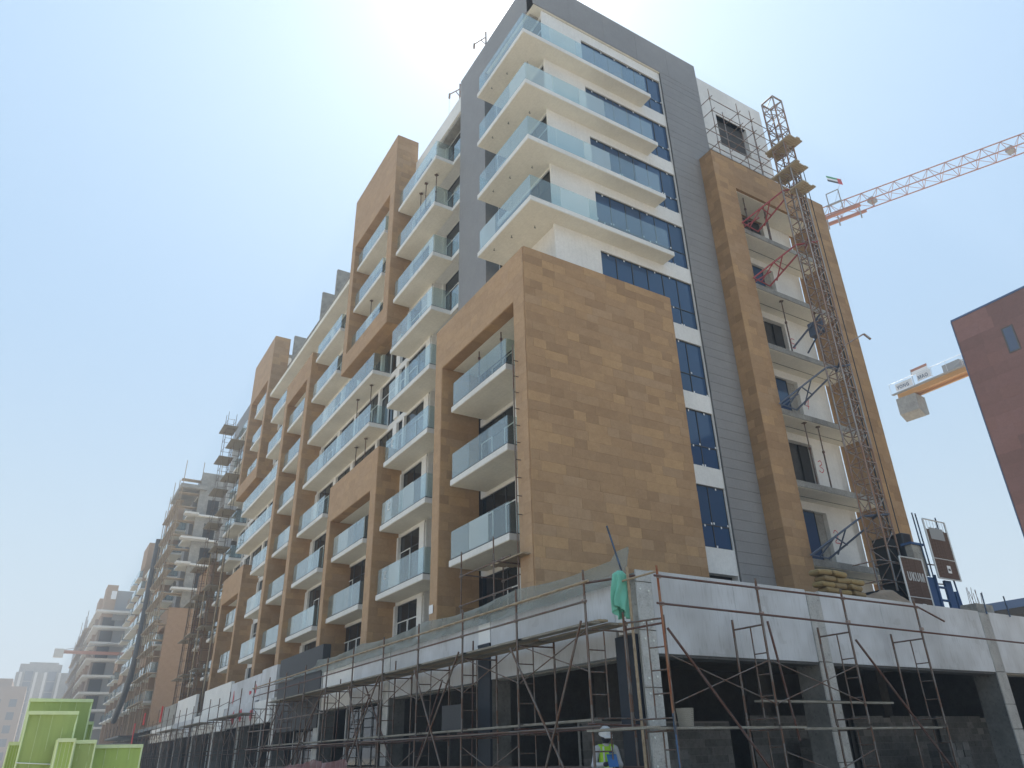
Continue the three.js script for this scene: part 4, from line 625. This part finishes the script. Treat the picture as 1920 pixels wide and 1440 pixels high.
{
  const c = thing('tower_crane', 'orange red lattice jib of a tower crane behind the stone portal', 'crane'), y = 50, A = [50.5, y, -53.4], B = [72.5, y, -6.5];
  jib(c, 'jib', A, B, 1.45, 1.55, 34, M.craneRed, 0.06);
  const at = (k, dx, dy, dz) => [A[0] + (B[0] - A[0]) * k + dx, y + dy, A[2] + (B[2] - A[2]) * k + dz];
  part('mast', [0, 1, 2, 3].map(i => tube([49 + (i & 1) * 1.6, 0, -56 + (i >> 1) * 1.6], [49 + (i & 1) * 1.6, 56, -56 + (i >> 1) * 1.6], 0.1)).concat([0, 1, 2, 3, 4, 5, 6, 7, 8, 9, 10].map(i => tube([49, i * 5, -56], [50.6, i * 5 + 5, -56], 0.06))), M.craneRed, c);
  const k = 0.43; part('trolley', [tube(at(k - 0.035, -0.7, -0.35, 0), at(k + 0.055, -0.7, -0.15, 0), 0.2), tube(at(k - 0.03, 0.7, -0.3, 0), at(k + 0.05, 0.7, -0.2, 0), 0.18)], M.craneRed, c);
  for (const q of [-0.015, 0.005, 0.045]) part('hanger', tube(at(k + q, 0, 0.2, 0), at(k + q, 0, -1.3, 0), 0.07), M.farGrey, c);
  part('mast_frame', [tube(at(k - 0.005, 0, 0, 0), at(k - 0.005, 0, 3.0, 0), 0.06), tube(at(k + 0.018, 0, 0, 0), at(k + 0.018, 0, 3.1, 0), 0.06), tube(at(k - 0.005, 0, 3.0, 0), at(k + 0.018, 0, 3.1, 0), 0.06), tube(at(k - 0.01, 0, 1.5, 0), at(k + 0.02, 0, 1.6, 0), 0.12)], M.farGrey, c);
  for (const q of [0.5, 0.73]) part('floodlight', bx(-0.4, 0.4, -0.2, 0.2, -0.3, 0.3).translate(...at(q, 0, 0.25, 0)), M.farGrey, c);
  const fl = part('flag', bx(0.0, 0.02, 0, 0.9, 0, 0.5), M.red, c), fp = at(k + 0.002, 1.3, 4.0, 0.9);
  for (const [i, m] of [[2, S([0.05, 0.3, 0.12])], [1, S([0.8, 0.8, 0.8])], [0, S([0.03, 0.03, 0.03])]]) { const s = part('stripe', bx(0, 0.018, i * 0.3, i * 0.3 + 0.298, 0.502, 1.75), m, fl); }
  fl.position.set(...fp); fl.rotation.set(0.3, -1.9, 0.45); part('flag_pole', tube(at(k + 0.006, 0, 1.5, 0), [fp[0], fp[1] + 0.9, fp[2]], 0.02, 4), M.farGrey, c);
}
{
  const c = thing('tower_crane', 'yellow counter jib with hanging grey counterweight beside the brown building', 'crane', [65.95, 31.0, -35.0]);
  part('counter_jib', [bx(-0.62, -0.4, 0.2, 0.85, 0, 30), bx(0.4, 0.62, 0.2, 0.85, 0, 30), bx(-0.4, 0.4, 0.4, 0.48, 0, 30)], M.craneYellow, c);
  part('walkway', bx(-1.1, -0.76, 0.6, 0.68, -0.3, 12), M.farGrey, c);
  const cw = new THREE.ExtrudeGeometry(new THREE.Shape([[-0.85, 0.1], [0.95, 0.1], [0.95, -1.6], [0.1, -1.95], [-0.85, -1.45]].map(p => new THREE.Vector2(...p))), { depth: 1.8, bevelEnabled: true, bevelSize: 0.04, bevelThickness: 0.04, bevelSegments: 1 }); cw.rotateY(0.1); cw.translate(0, 0, -0.2);
  part('counterweight', cw, M.conc, c);
  const sign = (t, z0, L, y) => { const s = part('sign', bx(-1.14, -1.11, y, y + 0.75, z0, z0 + L), M.dirtySign, c); const g = words(t, 0.36, L * 0.72); g.rotateY(-Math.PI / 2).translate(-1.145, y + 0.14, z0 + L * 0.07); part('lettering', g, M.blueSteel, s); };
  sign('YONG', 0.3, 1.7, 0.72); sign('MAO', 2.5, 1.35, 0.85);
  part('flag_cloth', bx(-0.9, -0.88, 2.1, 2.35, 2.0, 3.6), M.craneRed, c); part('flag_cloth', bx(-0.9, -0.88, 1.75, 2.095, 2.0, 3.6), M.paper, c); part('flag_pole', tube([-0.9, 0.7, 2.0], [-0.9, 2.4, 2.0], 0.03), M.farGrey, c);
  part('winch', bx(-0.4, 0.5, 0.96, 1.7, 4.6, 6.2), M.farGrey, c);
  for (const x of [-0.6, 0.6]) part('pendant_bar', tube([x, 1.0, 5.6], [x, 6.5, 20], 0.035, 5), M.farGrey, c);
  const hr = []; for (let z = -0.3; z < 12; z += 1.4) hr.push(tube([-1.08, 0.65, z], [-1.08, 1.7, z], 0.02, 4)); hr.push(tube([-1.08, 1.7, -0.3], [-1.08, 1.7, 12], 0.02, 4)); part('handrail', hr, M.alu, c);
  part('mast', [0, 1, 2, 3].map(i => tube([-1 + (i & 1) * 2, -31, 28 + (i >> 1) * 2], [-1 + (i & 1) * 2, 7, 28 + (i >> 1) * 2], 0.12)), M.craneYellow, c);
}
{
  const c = thing('tower_crane', 'tiny far crane with a grey counterweight at the left', 'crane', [2, 21.4, -180]);
  part('counterweight', bx(0, 1.7, -0.6, 1.0, -0.6, 0.6), M.farWhite, c); part('counter_jib', bx(0.6, 18, 0.2, 0.75, -0.5, 0.5), M.craneRed, c); part('mast', bx(17, 18.4, -21.4, 4, -0.7, 0.7), M.craneRed, c); part('tie', tube([1.6, 0.9, 0], [17.6, 4, 0], 0.06), M.farGrey, c);
}
// ------------------------------------------------------------ other buildings
{
  const t2 = tower('unfinished twin block with raw grey end wall wrapped in plank scaffolds', -82.6, false);
  const s = thing('tube_scaffold', 'plank scaffold rising up the raw end of the second block', 'scaffold');
  for (const x of [11.2, 13.4, 15.7, 18]) part('post', tube([x, 4, -101.6], [x, 37.5 + rr(0, 1.5), -101.6], 0.045, 5), M.wood, s);
  for (let y = 7.3; y < 36; y += 1.86) part('plank', bx(11, 18.4, y, y + 0.12, -102.6, -101.7), M.wood, s);
  for (let z = -104; z > -118; z -= 2.6) part('post', tube([11.3, 4, z], [11.3, 34 - (z % 4), z], 0.05, 5), M.wood, s);
  for (let y = 8; y < 34; y += 3.1) part('plank', bx(11.1, 11.9, y, y + 0.12, -117, -103.5), M.wood, s);
  part('roof_slab', bx(10.9, 14.2, 33.9, 34.4, -27, -18.3), M.conc, t2); part('grey_wall', bx(13.4, 17.5, 18.7, 36.4, -19.06, -18.8), M.conc, t2);
  for (let n = 5; n <= 8; n++) { const b = part('balcony', bx(11.9, 13.6 + (n % 2) * 1.6, T(n) - 0.12, T(n) + 0.14, -18.9, -17.6), M.farWhite, t2); part('opening', bx(14.6, 16.0, T(n) + 0.2, T(n) + 2.3, -18.79, -18.77), M.dark, b); }
  const pts = [[11.4, 31.5, -120.4], [11.35, 26, -120.6], [11.4, 20, -120.8], [11.3, 14, -120.6], [11.2, 11, -123], [10.9, 7, -129]].map(p => V(...p));
  single('debris_chute', new THREE.TubeGeometry(new THREE.CatmullRomCurve3(pts), 60, 0.42, 9), M.darkAlu, 'dark flexible debris chute hanging down the second block', 'chute');
}
{
  const b = thing('unfinished_block', 'third block with white floor slabs on dark grey walls', 'building', [0, 0, 0]);
  part('corner_tower', bx(9.1, 11.2, 29.6, 36.2, -189, -183), M.tanPlaster, b); part('corner_tower', bx(9.2, 12.6, 0, 29.6, -240, -184.5), M.farBrown, b);
  part('grey_wall', bx(11.2, 30, 29, 35.2, -240, -183.6), M.farGrey, b); part('grey_wall', bx(12.0, 30, 0, 29, -240, -184.2), M.farGrey, b);
  part('window_box', bx(10.1, 11.1, 33.2, 34.9, -182.98, -182.6), M.paper, b);
  for (let n = 1; n <= 8; n++) { const t = T(n) - 0.2; const sl = part('floor_slab', [bx(7.9, 14.5, t, t + 0.4, -186, -180.6), bx(7.9, 12, t, t + 0.4, -250, -186)], M.farWhite, b); part('dark_bay', bx(9.6, 11.9, t + 0.5, t + 3.0, -184.4, -184.1), M.dark, sl); for (let z = -192; z > -248; z -= 7) part('pier', bx(8.6, 9.2, t + 0.32, t + 3.2, z - 1.2, z), n % 2 ? M.farBrown : M.tanPlaster, sl); }
  part('corner_tower', bx(8.8, 12, 26, 36.0, -206, -199), M.tanPlaster, b); part('corner_tower', bx(8.8, 12, 24, 33.6, -236, -222), M.farBrown, b);
  const s = thing('tube_scaffold', 'thin scaffold poles up the street side of the third block', 'scaffold'); for (let z = -205; z > -255; z -= 6) part('post', tube([7.6, 0, z], [7.6, 33 + rr(-3, 3), z], 0.07, 4), M.steel, s); for (let y = 6; y < 32; y += 4) part('plank', bx(7.3, 8.2, y, y + 0.15, -255, -205), M.wood, s);
}
{
  const b = thing('pale_tower', 'pale hazy tower with dark window strips far down the street', 'building', [0, 0, 0]);
  part('wall', [bx(-6.2, 9.5, 0, 30.6, -345, -320), bx(-5.6, 7.2, 30.6, 33.4, -343, -321), bx(-3, 6, 33.4, 34.2, -342, -323)], M.conc, b);
  for (let y = 4; y < 29; y += 3.4) for (const [x0, x1] of [[-3.6, -1.2], [3.4, 5.9]]) part('window', bx(x0, x1, y, y + 3.1, -319.98, -319.8), M.farGlass, b);
  for (const x of [-5.2, -0.6, 2.2, 6.6]) part('pilaster', bx(x, x + 0.8, 0, 30.6, -319.98, -319.4), M.farWhite, b);
  const h = thing('hazy_block', 'brownish block almost lost in haze at the far left', 'building', [0, 0, 0]);
  part('wall', [bx(-60, -1.6, 0, 22, -300, -268), bx(-60, -5.5, 22, 24.2, -300, -270)], M.farBrown, h); for (let y = 3; y < 20; y += 3.4) for (let x = -5; x > -50; x -= 4) part('window', bx(x, x + 1.8, y, y + 2, -267.98, -267.9), M.farGlass, h);
}
{ // brown stone building across the side street
  const b = thing('brown_building', 'brown stone clad building with one blue window at the right', 'building', [0, 0, 0]), x = 44, z0 = -19.03;
  part('wall', bx(x + 0.03, x + 22, 0, 24.9, z0, 12), M.brownCore, b);
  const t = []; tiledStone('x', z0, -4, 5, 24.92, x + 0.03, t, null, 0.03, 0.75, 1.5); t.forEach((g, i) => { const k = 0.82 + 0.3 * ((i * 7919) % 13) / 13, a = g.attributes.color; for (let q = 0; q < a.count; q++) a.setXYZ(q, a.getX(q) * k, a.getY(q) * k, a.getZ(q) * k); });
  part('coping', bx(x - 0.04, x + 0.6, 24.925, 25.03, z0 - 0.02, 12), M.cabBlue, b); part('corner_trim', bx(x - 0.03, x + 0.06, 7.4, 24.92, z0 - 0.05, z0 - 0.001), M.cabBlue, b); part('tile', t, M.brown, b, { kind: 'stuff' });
  const win = part('window', [bx(x - 0.02, x + 0.01, 21.5, 21.58, -16.6, -15.95), bx(x - 0.02, x + 0.01, 23.05, 23.13, -16.6, -15.95), bx(x - 0.02, x + 0.01, 21.58, 23.05, -16.6, -16.52), bx(x - 0.02, x + 0.01, 21.58, 23.05, -16.03, -15.95)], M.darkAlu, b); part('pane', bx(x - 0.01, x, 21.58, 23.05, -16.52, -16.03), M.blueGlass, win);
  const cn = part('canopy', bx(x - 1.6, x + 10, 7.4, 8.0, -21.8, 4), M.black, b); part('canopy_edge', bx(x - 1.66, x - 1.605, 7.7, 8.1, -21.85, 4), M.cabBlue, cn);
  part('podium', bx(x, x + 22, 0, 7.4, -24, z0 - 0.01), M.farGrey, b);
}
renderer.render(scene, camera);
